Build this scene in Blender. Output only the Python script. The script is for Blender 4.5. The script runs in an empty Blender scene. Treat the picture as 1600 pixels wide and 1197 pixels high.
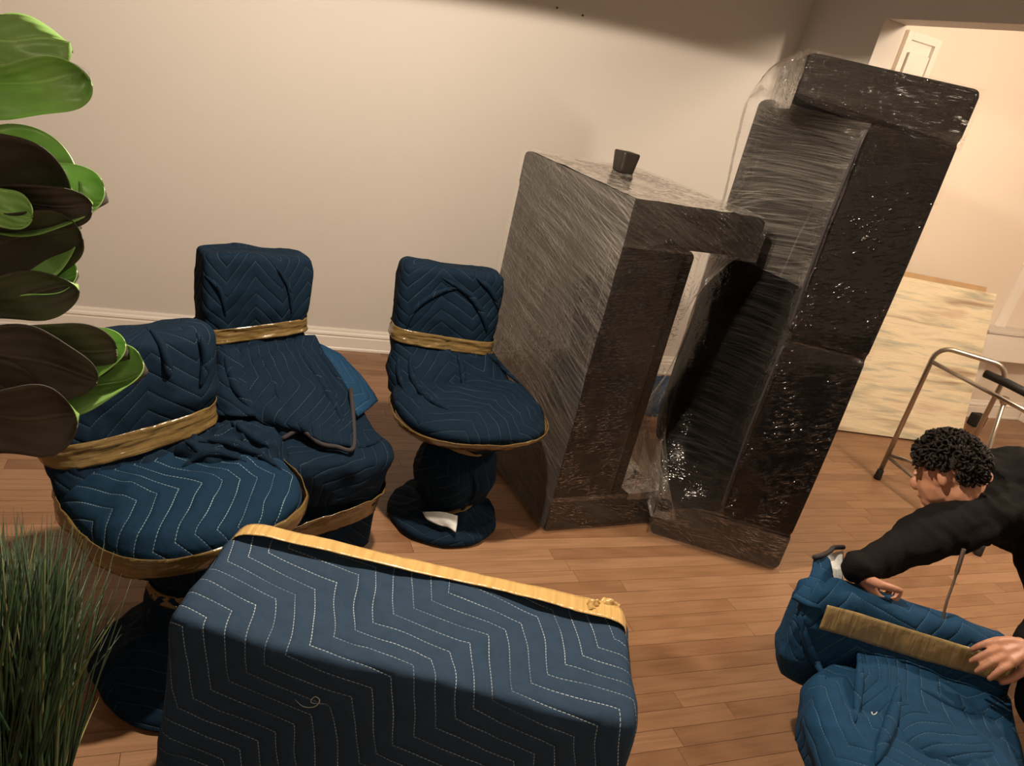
import bpy, bmesh, math, random
from mathutils import Vector, Matrix, noise, Quaternion
from mathutils.bvhtree import BVHTree
R_ = random.Random(7)
scene = bpy.context.scene
COL = scene.collection
def V3(*a): return Vector(a)

# ------------------------------------------------------------------ camera
FPX, CXP, CYP, CAMH = 1200.0, 800.0, 598.5, 1.6
PITCH, ROLL = math.radians(22.26), math.radians(13.41)
cam_d = bpy.data.cameras.new('camera'); cam = bpy.data.objects.new('camera', cam_d); COL.objects.link(cam)
cam_d.sensor_fit = 'HORIZONTAL'; cam_d.sensor_width = 36.0; cam_d.lens = FPX / 1600 * 36.0
cam_d.clip_start = 0.02
cam.matrix_world = Matrix.Translation((0, 0, CAMH)) @ Matrix.Rotation(math.pi/2 - PITCH, 4, 'X') @ Matrix.Rotation(ROLL, 4, 'Z')
scene.camera = cam
# ------------------------------------------------------------------ world, lamps, exposure
vs = scene.view_settings
vs.view_transform = 'Standard'; vs.look = 'None'; vs.gamma = 1.0; vs.use_curve_mapping = False
vs.exposure = 0.88
world = bpy.data.worlds.new('world'); scene.world = world; world.use_nodes = True
world.node_tree.nodes['Background'].inputs[0].default_value = (1.0, 0.86, 0.70, 1)
world.node_tree.nodes['Background'].inputs[1].default_value = 0.02
def lamp(name, kind, loc, energy, col, radius=0.05, target=None, size=None, blend=0.15):
    d = bpy.data.lights.new(name, kind); d.energy = energy; d.color = col
    d.shadow_soft_size = radius
    if kind == 'SPOT': d.spot_size = math.radians(size); d.spot_blend = blend
    o = bpy.data.objects.new(name, d); COL.objects.link(o); o.location = loc
    if target is not None:
        o.rotation_euler = (Vector(target) - Vector(loc)).to_track_quat('-Z', 'Y').to_euler()
    return o
WARM = (1.0, 0.825, 0.635)
lamp('pendant_lamp_light', 'SPOT', (-0.20, 1.84, 2.24), 125, WARM, 0.035, (0.127, 1.84, 0), 161.5, 0.03)
lamp('hall_lamp_light', 'POINT', (2.45, 2.60, 2.30), 76, (1.0, 0.80, 0.60), 0.06)
for i, p in enumerate(((-1.2, -0.7, 2.45), (0.3, -1.1, 2.45), (1.6, -0.6, 2.45))): lamp('ceiling_downlight', 'POINT', p, 5.0, WARM, 0.05)

# pixel of the photograph (1600x1197) + a height above the floor -> a point of the room
_f = V3(0, math.cos(PITCH), -math.sin(PITCH)); _u = V3(0, math.sin(PITCH), math.cos(PITCH)); _r = V3(1, 0, 0)
_ux, _uy = math.sin(ROLL), -math.cos(ROLL)
def ray(x, y):
    a, b = x - CXP, y - CYP
    return _f*FPX + _u*(a*_ux + b*_uy) + _r*(a*-_uy + b*_ux)
def at(x, y, z):
    v = ray(x, y); t = (z - CAMH)/v.z
    return V3(0, 0, CAMH) + v*t
def away(x, y, d):
    return V3(0, 0, CAMH) + ray(x, y).normalized()*d
def proj(p):
    w = p - V3(0, 0, CAMH); z = w.dot(_f)
    if z < 0.05: return None
    U, Rr = w.dot(_u)/z*FPX, w.dot(_r)/z*FPX
    return CXP + U*_ux + Rr*-_uy, CYP + U*_uy + Rr*_ux

# ------------------------------------------------------------------ object helpers
POS = {}
def thing(name, label, cat, loc, group=None):
    o = bpy.data.objects.new(name, None); COL.objects.link(o); o.location = loc
    o.empty_display_size = 0.1
    POS[o] = Vector(loc); o['label'] = label; o['category'] = cat
    if group: o['group'] = group
    return o
def tag(o, label, cat, group=None):
    o['label'] = label; o['category'] = cat
    if group: o['group'] = group
    return o
def link(name, me, mat, parent=None, base=None):
    o = bpy.data.objects.new(name, me); COL.objects.link(o)
    if mat is not None:
        for m in (mat if isinstance(mat, (list, tuple)) else [mat]): me.materials.append(m)
    if parent is not None:
        o.parent = parent; POS[o] = POS[parent]
    else:
        b = Vector(base) if base is not None else Vector((0, 0, 0)); o.location = b; POS[o] = b
    return o
def build(name, verts, faces, mat, parent=None, base=None, uvs=None, smooth=True):
    off = POS[parent] if parent is not None else (Vector(base) if base is not None else V3(0, 0, 0))
    me = bpy.data.meshes.new(name)
    me.from_pydata([tuple(Vector(v) - off) for v in verts], [], faces)
    if uvs is not None:
        l = me.uv_layers.new(name='UVMap'); flat = []
        for fu in uvs:
            for c in fu: flat.extend(c)
        l.data.foreach_set('uv', flat)
    if smooth: me.polygons.foreach_set('use_smooth', [True]*len(me.polygons))
    me.update()
    return link(name, me, mat, parent, base)
def from_bm(name, bm, mat, parent=None, base=None, smooth=False):
    off = POS[parent] if parent is not None else (Vector(base) if base is not None else V3(0, 0, 0))
    for v in bm.verts: v.co -= off
    me = bpy.data.meshes.new(name); bm.to_mesh(me); bm.free()
    if smooth: me.polygons.foreach_set('use_smooth', [True]*len(me.polygons))
    return link(name, me, mat, parent, base)

def fbm(p, f, o=3):
    s = 0; a = 1.0; t = 0
    for i in range(o):
        s += a*noise.noise(p*f + V3(17.3*i, 5.1, 2.7)); t += a; a *= 0.5; f *= 2.03
    return s/t
def make_wr(amp, freq, seed=0, ridge=0.6, stretch=(1, 1, 1), calm=None, pleat=None):
    sv = V3(seed*3.17, seed*1.31, seed*7.7)
    def f(p):
        q = V3(p.x*stretch[0], p.y*stretch[1], p.z*stretch[2]) + sv
        q = q + V3(noise.noise(q*freq*0.6), noise.noise(q*freq*0.6 + V3(7, 3, 1)), noise.noise(q*freq*0.6 + V3(2, 8, 5)))*(0.35/freq)
        n = fbm(q, freq*0.6, 2)
        r = max(0, 1 - abs(noise.noise(q*freq + V3(9, 4, 1)))*4.5)
        r2 = max(0, 1 - abs(noise.noise(q*freq*0.55 + V3(1, 14, 6)))*5.0)
        r3 = max(0, 1 - abs(noise.noise(q*freq*2.1 + V3(3, 4, 16)))*4.0)
        v = amp*(0.9*n + ridge*(0.9*r2 + 0.7*r + 0.3*r3 - 0.45))
        if calm: v *= calm(p)
        if pleat:
            zt, pa, ln = pleat; w = math.exp(-abs(p.z-zt)/ln)*min(1, abs(p.z-zt)/0.03)
            v += pa*w*(abs(noise.noise(V3(p.x*22, p.y*22, p.z*4) + sv))*2.4 - 0.55)
        return v
    return f
def cr(a, b, c, d, t):
    return 0.5*((2*b) + (c - a)*t + (2*a - 5*b + 4*c - d)*t*t + (3*b - a - 3*c + d)*t*t*t)
class Loft:
    """rings along an axis; key = (h, cx, cy, rx, ry, n) in the frame (X, Y, H) about origin"""
    def __init__(s, origin, X, Y, H, keys, curve=0.6):
        s.o, s.X, s.Y, s.H, s.k, s.c = Vector(origin), Vector(X).normalized(), Vector(Y).normalized(), Vector(H).normalized(), keys, curve
        s.cache = {}
    def key(s, t):
        K = s.k; i = min(max(int(t), 0), len(K)-2); f = t - i
        a, b, c, d = K[max(i-1, 0)], K[i], K[i+1], K[min(i+2, len(K)-1)]
        out = []
        for j in range(6):
            lin = b[j]*(1-f) + c[j]*f
            out.append(lin*(1-s.c) + s.c*cr(a[j], b[j], c[j], d[j], f))
        return out
    def ring(s, t, N, off=0.0, dz=None):
        h, cx, cy, rx, ry, n = s.key(t); rx = max(rx + off, 1e-4); ry = max(ry + off, 1e-4)
        M = 360; pts = []
        for i in range(M):
            a = 2*math.pi*i/M; c, q = math.cos(a), math.sin(a)
            pts.append((rx*math.copysign(abs(c)**(2/n), c), ry*math.copysign(abs(q)**(2/n), q)))
        L = [0]
        for i in range(M):
            p, q = pts[i], pts[(i+1) % M]; L.append(L[-1] + math.hypot(p[0]-q[0], p[1]-q[1]))
        out = []; j = 0
        for i in range(N):
            g = L[-1]*i/N
            while L[j+1] < g: j += 1
            f = (g - L[j])/max(L[j+1]-L[j], 1e-9); p, q = pts[j], pts[(j+1) % M]
            x = p[0]*(1-f)+q[0]*f; y = p[1]*(1-f)+q[1]*f
            hh = h + (dz(x, y) if dz else 0)
            out.append(s.o + s.X*(cx+x) + s.Y*(cy+y) + s.H*hh)
        return out
    def mesh(s, name, mat, parent=None, base=None, N=72, sub=6, uv='wrap', wr=None, deform=None, t0=0, t1=None, off=0, dz=None, rot=0.0, cap=True):
        t1 = len(s.k)-1 if t1 is None else t1
        steps = max(2, int(round((t1-t0)*sub)))
        rings = [s.ring(t0 + (t1-t0)*i/steps, N, off, dz) for i in range(steps+1)]
        if deform: rings = [[deform(p) for p in r] for r in rings]
        nr = len(rings); verts = [p for r in rings for p in r]
        faces = []; fuv = []
        # uv
        UVg = []
        ca, sa = math.cos(rot), math.sin(rot)
        if uv == 'wrap':
            per = max(sum((r[i]-r[(i+1) % N]).length for i in range(N)) for r in rings)
            col = [0.0]
            for k in range(1, nr): col.append(col[-1] + sum((rings[k][i]-rings[k-1][i]).length for i in range(0, N, 6))/len(range(0, N, 6)))
            UVg = [[(per*j/N, col[k]) for j in range(N+1)] for k in range(nr)]
        else:
            cur = [((p-s.o).dot(s.X), (p-s.o).dot(s.Y)) for p in rings[0]]; UVg.append(cur + cur[:1])
            for k in range(1, nr):
                nx = []
                for j in range(N):
                    d = rings[k][j]-rings[k-1][j]; L = d.length; hx, hy = d.dot(s.X), d.dot(s.Y)
                    a = 2*math.pi*j/N; rx, ry = math.cos(a), math.sin(a)
                    if hx*rx + hy*ry < 0 or math.hypot(hx, hy) < 0.3*L: hx, hy = rx, ry
                    m = math.hypot(hx, hy) or 1
                    nx.append((cur[j][0]+hx/m*L, cur[j][1]+hy/m*L))
                cur = nx; UVg.append(cur + cur[:1])
        RU = lambda c: (c[0]*ca - c[1]*sa, c[0]*sa + c[1]*ca)
        for k in range(nr-1):
            for j in range(N):
                j2 = (j+1) % N
                faces.append((k*N+j, k*N+j2, (k+1)*N+j2, (k+1)*N+j))
                fuv.append([RU(UVg[k][j]), RU(UVg[k][j+1]), RU(UVg[k+1][j+1]), RU(UVg[k+1][j])])
        if cap:
            faces.append(tuple(range(N))[::-1]); fuv.append([RU(UVg[0][j]) for j in range(N)][::-1])
            faces.append(tuple((nr-1)*N+j for j in range(N))); fuv.append([RU(UVg[-1][j]) for j in range(N)])
        # keep normals outward
        c0 = s.H.cross(s.X).dot(s.Y)
        down = (s.key(t1)[0] - s.key(t0)[0]) < 0
        if (c0 < 0) != down:
            faces = [f[::-1] for f in faces]; fuv = [u[::-1] for u in fuv]
        o = build(name, verts, faces, mat, parent, base, fuv)
        if wr:
            me = o.data; off_ = POS[o]
            nn = [v.normal.copy() for v in me.vertices]
            for v, n_ in zip(me.vertices, nn): v.co += n_*wr(v.co + off_)
            me.update()
        return o
def patch(name, ctrl, mat, parent=None, base=None, nu=24, nv=24, thick=0.004, wr=None, rot=0.0, uvs=1.0, flip=False, matoff=0):
    m, n = len(ctrl), len(ctrl[0])
    def ev(row, t):
        t *= len(row)-1; i = min(int(t), len(row)-2); f = t-i
        g = lambda k: row[min(max(k, 0), len(row)-1)]
        a = g(i-1) if i > 0 else g(0)*2-g(1); d = g(i+2) if i+2 < len(row) else g(i+1)*2-g(i)
        return cr(a, g(i), g(i+1), d, f)
    G = []
    cols = [[ev(r, j/nv) for j in range(nv+1)] for r in ctrl]
    for i in range(nu+1): G.append([ev([c[j] for c in cols], i/nu) for j in range(nv+1)])
    verts = [p for r in G for p in r]
    du = sum((G[i][nv//2]-G[i-1][nv//2]).length for i in range(1, nu+1))
    dv = sum((G[nu//2][j]-G[nu//2][j-1]).length for j in range(1, nv+1))
    ca, sa = math.cos(rot), math.sin(rot)
    U = lambda i, j: ((du*i/nu*ca - dv*j/nv*sa)*uvs, (du*i/nu*sa + dv*j/nv*ca)*uvs)
    faces = []; fu = []
    for i in range(nu):
        for j in range(nv):
            a = i*(nv+1)+j; q = (a, a+1, a+nv+2, a+nv+1); w = [U(i, j), U(i, j+1), U(i+1, j+1), U(i+1, j)]
            if flip: q = q[::-1]; w = w[::-1]
            faces.append(q); fu.append(w)
    o = build(name, verts, faces, mat, parent, base, fu)
    if wr:
        me = o.data; off_ = POS[o]; nn = [v.normal.copy() for v in me.vertices]
        for v, n_ in zip(me.vertices, nn): v.co += n_*wr(v.co + off_)
        me.update()
    if thick:
        md = o.modifiers.new('thickness', 'SOLIDIFY'); md.thickness = thick; md.offset = 0; md.material_offset = matoff
    return o
def tube_geo(pts, rad, seg=10, closed=False):
    """verts, faces of a tube along pts; rad number or list"""
    verts, faces = [], []; n = len(pts); up = None
    for i, p in enumerate(pts):
        a = pts[max(i-1, 0)]; b = pts[min(i+1, n-1)]; t = (b-a).normalized()
        if up is None: up = t.orthogonal().normalized()
        up = (up - t*up.dot(t)).normalized(); s = t.cross(up)
        r = rad[i] if isinstance(rad, (list, tuple)) else rad
        for k in range(seg):
            an = 2*math.pi*k/seg; verts.append(p + up*math.cos(an)*r + s*math.sin(an)*r)
    for i in range(n-1):
        for k in range(seg):
            k2 = (k+1) % seg; faces.append((i*seg+k, i*seg+k2, (i+1)*seg+k2, (i+1)*seg+k))
    faces.append(tuple(range(seg))[::-1]); faces.append(tuple((n-1)*seg+k for k in range(seg)))
    return verts, faces
def tube(name, pts, rad, mat, parent=None, base=None, seg=10):
    v, f = tube_geo([Vector(p) for p in pts], rad, seg); return build(name, v, f, mat, parent, base)
def smooth_path(pts, n=8):
    pts = [Vector(p) for p in pts]; out = []
    for i in range(len(pts)-1):
        a = pts[i-1] if i > 0 else pts[0]*2-pts[1]; d = pts[i+2] if i+2 < len(pts) else pts[i+1]*2-pts[i]
        for k in range(n): out.append(cr(a, pts[i], pts[i+1], d, k/n))
    out.append(pts[-1]); return out
def box_bm(bm, c, X, Y, Z, sx, sy, sz):
    X, Y, Z = X*sx/2, Y*sy/2, Z*sz/2; vs_ = []
    for a in (-1, 1):
        for b in (-1, 1):
            for d in (-1, 1): vs_.append(bm.verts.new(c + X*a + Y*b + Z*d))
    for q in ((0, 1, 3, 2), (4, 6, 7, 5), (0, 4, 5, 1), (2, 3, 7, 6), (0, 2, 6, 4), (1, 5, 7, 3)):
        bm.faces.new([vs_[i] for i in q])
def rbox(name, c, X, Y, Z, sx, sy, sz, bev, mat, parent=None, base=None, seg=2):
    bm = bmesh.new(); box_bm(bm, c, X, Y, Z, sx, sy, sz)
    bmesh.ops.recalc_face_normals(bm, faces=bm.faces)
    if bev: bmesh.ops.bevel(bm, geom=list(bm.edges), offset=bev, segments=seg, affect='EDGES', profile=0.6)
    return from_bm(name, bm, mat, parent, base)

# ------------------------------------------------------------------ materials
def nt(name):
    m = bpy.data.materials.new(name); m.use_nodes = True; t = m.node_tree
    return m, t, t.nodes['Principled BSDF']
def N(t, kind, **kw):
    n = t.nodes.new(kind)
    for k, v in kw.items():
        if k.startswith('i_'):
            key = k[2:]; key = int(key) if key.isdigit() else key.replace('_', ' ')
            if isinstance(v, bpy.types.NodeSocket): t.links.new(v, n.inputs[key])
            else: n.inputs[key].default_value = v
        else: setattr(n, k, v)
    return n
def M(t, op, a, b=None, c=None, clamp=False):
    n = t.nodes.new('ShaderNodeMath'); n.operation = op; n.use_clamp = clamp
    for i, x in enumerate((a, b, c)):
        if x is None: continue
        if isinstance(x, bpy.types.NodeSocket): t.links.new(x, n.inputs[i])
        else: n.inputs[i].default_value = x
    return n.outputs[0]
def mixc(t, fac, a, b):
    n = t.nodes.new('ShaderNodeMix'); n.data_type = 'RGBA'
    for s, x in ((n.inputs[0], fac), (n.inputs[6], a), (n.inputs[7], b)):
        if isinstance(x, bpy.types.NodeSocket): t.links.new(x, s)
        else: s.default_value = x if not isinstance(x, tuple) else (*x, 1)[:4]
    return n.outputs[2]
def ramp(t, x, *stops):
    n = t.nodes.new('ShaderNodeValToRGB'); t.links.new(x, n.inputs[0]); e = n.color_ramp.elements
    while len(e) < len(stops): e.new(0.5)
    for k, (p, c) in zip(e, stops): k.position = p; k.color = (*c, 1) if isinstance(c, tuple) else (c, c, c, 1)
    return n.outputs[0]
def bump(t, h, strength, dist, bsdf=None):
    n = N(t, 'ShaderNodeBump', i_Strength=strength, i_Distance=dist, i_Height=h)
    if bsdf: t.links.new(n.outputs[0], bsdf.inputs['Normal'])
    return n.outputs[0]

def mat_plain(name, col, rough=0.5, metal=0.0, nscale=0, namt=0.0, bscale=0, bstr=0.0, spec=0.5):
    m, t, b = nt(name); b.inputs['Specular IOR Level'].default_value = spec
    b.inputs['Roughness'].default_value = rough; b.inputs['Metallic'].default_value = metal
    b.inputs['Base Color'].default_value = (*col, 1)
    tc = N(t, 'ShaderNodeTexCoord')
    if nscale:
        nz = N(t, 'ShaderNodeTexNoise', i_Vector=tc.outputs['Object'], i_Scale=nscale, i_Detail=4.0)
        c = mixc(t, nz.outputs[0], tuple(x*(1-namt) for x in col), tuple(min(1, x*(1+namt)) for x in col))
        t.links.new(c, b.inputs['Base Color'])
    if bscale:
        nz = N(t, 'ShaderNodeTexNoise', i_Vector=tc.outputs['Object'], i_Scale=bscale, i_Detail=3.0)
        bump(t, nz.outputs[0], bstr, 0.01, b)
    return m
def mat_blanket(name, base, stitch, spacing=0.048, period=0.30, amp=0.052, sheen=0.0, puff=0.5, vis=0.45):
    m, t, b = nt(name)
    uv = N(t, 'ShaderNodeUVMap')
    wob = N(t, 'ShaderNodeTexNoise', i_Vector=uv.outputs[0], i_Scale=6.0, i_Detail=1.0)
    sx = N(t, 'ShaderNodeSeparateXYZ', i_0=uv.outputs[0])
    u = M(t, 'ADD', sx.outputs[0], M(t, 'MULTIPLY', wob.outputs[0], 0.02)); v = M(t, 'ADD', sx.outputs[1], M(t, 'MULTIPLY', wob.outputs[0], 0.03))
    tri = M(t, 'PINGPONG', M(t, 'ADD', u, 50.0), period/2)           # 0..period/2
    vv = M(t, 'ADD', v, M(t, 'MULTIPLY', tri, amp*2/period*2))
    ph = M(t, 'FRACT', M(t, 'DIVIDE', M(t, 'ADD', vv, 50.0), spacing))
    d = M(t, 'MULTIPLY', M(t, 'ABSOLUTE', M(t, 'SUBTRACT', ph, 0.5)), 2.0)   # 1 at the stitch row
    line = M(t, 'MULTIPLY', M(t, 'SUBTRACT', d, 0.950), 45.0, clamp=True)
    dash = M(t, 'GREATER_THAN', M(t, 'FRACT', M(t, 'MULTIPLY', u, 150.0)), 0.32)
    br = N(t, 'ShaderNodeTexNoise', i_Vector=uv.outputs[0], i_Scale=9.0, i_Detail=2.0)
    lv = M(t, 'MULTIPLY', M(t, 'SUBTRACT', br.outputs[0], 0.30), 3.2, clamp=True)
    k = M(t, 'MULTIPLY', M(t, 'MULTIPLY', line, dash), M(t, 'MULTIPLY', M(t, 'ADD', M(t, 'MULTIPLY', lv, 0.85), 0.15), vis))
    nz = N(t, 'ShaderNodeTexNoise', i_Vector=uv.outputs[0], i_Scale=30.0, i_Detail=5.0, i_Roughness=0.7)
    c0 = mixc(t, nz.outputs[0], tuple(x*0.7 for x in base), tuple(x*1.3 for x in base))
    c = mixc(t, k, c0, stitch)
    t.links.new(c, b.inputs['Base Color'])
    b.inputs['Roughness'].default_value = 0.85; b.inputs['Specular IOR Level'].default_value = 0.15
    b.inputs['Sheen Weight'].default_value = sheen; b.inputs['Sheen Roughness'].default_value = 0.6
    b.inputs['Sheen Tint'].default_value = (0.6, 0.75, 1, 1)
    fz = N(t, 'ShaderNodeTexNoise', i_Vector=uv.outputs[0], i_Scale=220.0, i_Detail=2.0)
    h = M(t, 'ADD', M(t, 'SUBTRACT', 1.0, M(t, 'POWER', d, 4.0)), M(t, 'MULTIPLY', fz.outputs[0], 0.15))
    bump(t, M(t, 'ADD', h, M(t, 'MULTIPLY', nz.outputs[0], 0.6)), puff, 0.006, b)
    return m
def mat_film(name, ang, dens, tint=(0.78, 0.72, 0.66), fine=240.0, gloss=1.0, rough=0.10, crinkle=0.5, spread=0.14, dist=0.0075):
    m = bpy.data.materials.new(name); m.use_nodes = True; t = m.node_tree; t.nodes.clear()
    out = N(t, 'ShaderNodeOutputMaterial'); uv = N(t, 'ShaderNodeUVMap')
    wob = N(t, 'ShaderNodeTexNoise', i_Vector=uv.outputs[0], i_Scale=2.2, i_Detail=1.0)
    def streak(a_, lx, fy, lo, gain, seed):
        mp = N(t, 'ShaderNodeMapping', i_Vector=uv.outputs[0]); mp.inputs['Rotation'].default_value = (0, 0, a_); mp.inputs['Location'].default_value = (seed, seed*0.7, 0)
        wv = N(t, 'ShaderNodeVectorMath', operation='MULTIPLY_ADD', i_0=wob.outputs[1], i_1=(0.06, 0.06, 0.0), i_2=mp.outputs[0])
        sc = N(t, 'ShaderNodeVectorMath', operation='MULTIPLY', i_0=wv.outputs[0], i_1=(lx, fy, 1.0))
        n = N(t, 'ShaderNodeTexNoise', i_Vector=sc.outputs[0], i_Scale=1.0, i_Detail=2.0, i_Roughness=0.6)
        return M(t, 'MULTIPLY', M(t, 'SUBTRACT', n.outputs[0], lo), gain, clamp=True), n.outputs[0]
    a, h1 = streak(ang, 2.6, fine, 0.50, 4.5, 0.0)
    b, h2 = streak(ang+spread, 1.8, fine*0.45, 0.54, 5.0, 3.1)
    c, h3 = streak(ang-spread*0.8, 1.2, fine*0.16, 0.46, 2.6, 7.7)
    d, h4 = streak(ang+1.25, 1.0, fine*0.30, 0.66, 8.0, 11.3)
    n3 = N(t, 'ShaderNodeTexNoise', i_Vector=uv.outputs[0], i_Scale=4.0, i_Detail=3.0)
    sm = M(t, 'ADD', M(t, 'MULTIPLY', a, 0.40), M(t, 'ADD', M(t, 'MULTIPLY', b, 0.35), M(t, 'ADD', M(t, 'MULTIPLY', c, 0.30), M(t, 'MULTIPLY', d, 0.35))))
    alpha = M(t, 'MULTIPLY', M(t, 'MULTIPLY', sm, M(t, 'ADD', M(t, 'MULTIPLY', n3.outputs[0], 1.5), 0.25)), dens*1.9)
    alpha = M(t, 'ADD', alpha, dens*0.18, clamp=True)
    cr3 = N(t, 'ShaderNodeMapping', i_Vector=uv.outputs[0]); cr3.inputs['Rotation'].default_value = (0, 0, ang); cr3.inputs['Scale'].default_value = (1, 1, 1)
    s3 = N(t, 'ShaderNodeVectorMath', operation='MULTIPLY', i_0=cr3.outputs[0], i_1=(38.0, 130.0, 1.0))
    n4 = N(t, 'ShaderNodeTexNoise', i_Vector=s3.outputs[0], i_Scale=1.0, i_Detail=1.5)
    pm = N(t, 'ShaderNodeTexNoise', i_Vector=uv.outputs[0], i_Scale=9.0, i_Detail=2.0)
    pk = M(t, 'MULTIPLY', M(t, 'SUBTRACT', pm.outputs[0], 0.38), 5.0, clamp=True)
    dent = M(t, 'MULTIPLY', M(t, 'MULTIPLY', M(t, 'SUBTRACT', n4.outputs[0], 0.50), 3.0, clamp=True), pk)
    hgt = M(t, 'ADD', dent, M(t, 'ADD', M(t, 'MULTIPLY', h2, 0.05), M(t, 'MULTIPLY', h3, 0.25)))
    bp = bump(t, hgt, crinkle, dist)
    tr = N(t, 'ShaderNodeBsdfTransparent')
    df = N(t, 'ShaderNodeBsdfDiffuse', i_Color=(*tint, 1))
    gl = N(t, 'ShaderNodeBsdfGlossy', i_Color=(0.95, 0.93, 0.9, 1), i_Roughness=rough, i_Normal=bp)
    bf = N(t, 'ShaderNodeNewGeometry').outputs['Backfacing']          # thin sheet: both sides reflect alike
    fr = N(t, 'ShaderNodeFresnel', i_IOR=M(t, 'SUBTRACT', 1.45, M(t, 'MULTIPLY', bf, 1.45-1/1.45)), i_Normal=bp)
    mx = N(t, 'ShaderNodeMixShader', i_0=alpha, i_1=tr.outputs[0], i_2=df.outputs[0])
    m2 = N(t, 'ShaderNodeMixShader', i_0=M(t, 'MULTIPLY', fr.outputs[0], gloss, clamp=True), i_1=mx.outputs[0], i_2=gl.outputs[0])
    t.links.new(m2.outputs[0], out.inputs[0])
    return m
def mat_tape(name, col, alpha=1.0):
    m, t, b = nt(name)
    uv = N(t, 'ShaderNodeUVMap')
    s = N(t, 'ShaderNodeVectorMath', operation='MULTIPLY', i_0=uv.outputs[0], i_1=(6.0, 90.0, 1.0))
    nz = N(t, 'ShaderNodeTexNoise', i_Vector=s.outputs[0], i_Scale=1.0, i_Detail=4.0)
    n2 = N(t, 'ShaderNodeTexNoise', i_Vector=uv.outputs[0], i_Scale=35.0, i_Detail=3.0)
    c = mixc(t, nz.outputs[0], tuple(x*0.6 for x in col), tuple(min(1, x*1.4) for x in col))
    t.links.new(c, b.inputs['Base Color'])
    b.inputs['Roughness'].default_value = 0.22; b.inputs['Coat Weight'].default_value = 0.5; b.inputs['Coat Roughness'].default_value = 0.08
    bump(t, M(t, 'ADD', nz.outputs[0], M(t, 'MULTIPLY', n2.outputs[0], 0.8)), 0.6, 0.006, b)
    return m
def mat_oak(name, island=False):
    m, t, b = nt(name)
    tc = N(t, 'ShaderNodeTexCoord')
    if island:
        rnd = N(t, 'ShaderNodeNewGeometry').outputs['Random Per Island']; vec = tc.outputs['Object']
    else:
        rnd = N(t, 'ShaderNodeObjectInfo').outputs['Random']; vec = N(t, 'ShaderNodeNewGeometry').outputs['Position']
    if island: vec = N(t, 'ShaderNodeNewGeometry').outputs['Position']
    mp = N(t, 'ShaderNodeMapping', i_Vector=vec); mp.inputs['Rotation'].default_value = (0, 0, -math.radians(24.4))
    offs = N(t, 'ShaderNodeCombineXYZ', i_0=M(t, 'MULTIPLY', rnd, 37.0), i_1=M(t, 'MULTIPLY', rnd, 91.0))
    ad = N(t, 'ShaderNodeVectorMath', operation='ADD', i_0=mp.outputs[0], i_1=offs.outputs[0])
    st = N(t, 'ShaderNodeVectorMath', operation='MULTIPLY', i_0=ad.outputs[0], i_1=(3.0, 60.0, 1.0))
    g1 = N(t, 'ShaderNodeTexNoise', i_Vector=st.outputs[0], i_Scale=1.0, i_Detail=5.0, i_Roughness=0.65, i_Distortion=0.8)
    st2 = N(t, 'ShaderNodeVectorMath', operation='MULTIPLY', i_0=ad.outputs[0], i_1=(1.2, 14.0, 1.0))
    g2 = N(t, 'ShaderNodeTexNoise', i_Vector=st2.outputs[0], i_Scale=1.0, i_Detail=2.0)
    wv = N(t, 'ShaderNodeTexWave', i_Vector=st2.outputs[0], i_Scale=1.2, i_Distortion=7.0, i_Detail=2.0)
    tone = ramp(t, rnd, (0.0, (0.205, 0.102, 0.053)), (0.35, (0.255, 0.134, 0.070)), (0.7, (0.295, 0.160, 0.087)), (1.0, (0.335, 0.192, 0.110)))
    c = mixc(t, M(t, 'MULTIPLY', ramp(t, g1.outputs[0], (0.35, 1.0), (0.62, 0.0)), 0.42), tone, (0.105, 0.046, 0.021))
    c = mixc(t, M(t, 'MULTIPLY', wv.outputs[0], 0.16), c, (0.40, 0.235, 0.13))
    c = mixc(t, M(t, 'MULTIPLY', g2.outputs[0], 0.18), c, (0.16, 0.075, 0.034))
    t.links.new(c, b.inputs['Base Color'])
    b.inputs['Roughness'].default_value = 0.38; b.inputs['Specular IOR Level'].default_value = 0.42
    bump(t, g1.outputs[0], 0.12, 0.002, b)
    return m

M_wall = mat_plain('wall_paint', (0.62, 0.585, 0.545), 0.75, 0, 1.3, 0.03, 160, 0.03)
M_hall = mat_plain('hall_paint', (0.74, 0.66, 0.57), 0.75, 0, 1.3, 0.03, 160, 0.03)
M_ceil = mat_plain('ceiling_paint', (0.70, 0.66, 0.60), 0.85, 0, 1.5, 0.02, 120, 0.03)
M_trim = mat_plain('trim_paint', (0.80, 0.76, 0.70), 0.38, 0, 4, 0.02, 40, 0.02)
M_oak = mat_oak('oak_board'); M_oak2 = mat_oak('oak_board_rest', True)
M_sub = mat_plain('floor_joint', (0.035, 0.018, 0.01), 0.8, 0, 20, 0.2, 50, 0.1)
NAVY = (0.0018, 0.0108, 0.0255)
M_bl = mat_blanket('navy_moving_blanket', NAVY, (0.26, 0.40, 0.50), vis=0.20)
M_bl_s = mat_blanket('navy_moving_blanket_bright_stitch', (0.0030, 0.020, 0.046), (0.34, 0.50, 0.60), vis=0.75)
M_bl_box = mat_blanket('navy_moving_blanket_pale', (0.021, 0.043, 0.078), (0.52, 0.62, 0.70), 0.045, 0.27, 0.044, 0.0, 0.45, 0.8)  # paler, greyer navy than the chair blankets
M_bl_blue = mat_blanket('blue_moving_blanket', (0.008, 0.042, 0.098), (0.25, 0.42, 0.56), 0.050, 0.30, 0.055, 0.0, 0.6, 0.35)
M_bind = mat_plain('blanket_binding', (0.020, 0.016, 0.020), 0.8, 0, 60, 0.3, 200, 0.2)
M_lining = mat_plain('white_lining', (0.62, 0.66, 0.66), 0.7, 0, 20, 0.1, 80, 0.2)
M_tape = mat_tape('brown_packing_tape', (0.145, 0.095, 0.032))
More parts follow.
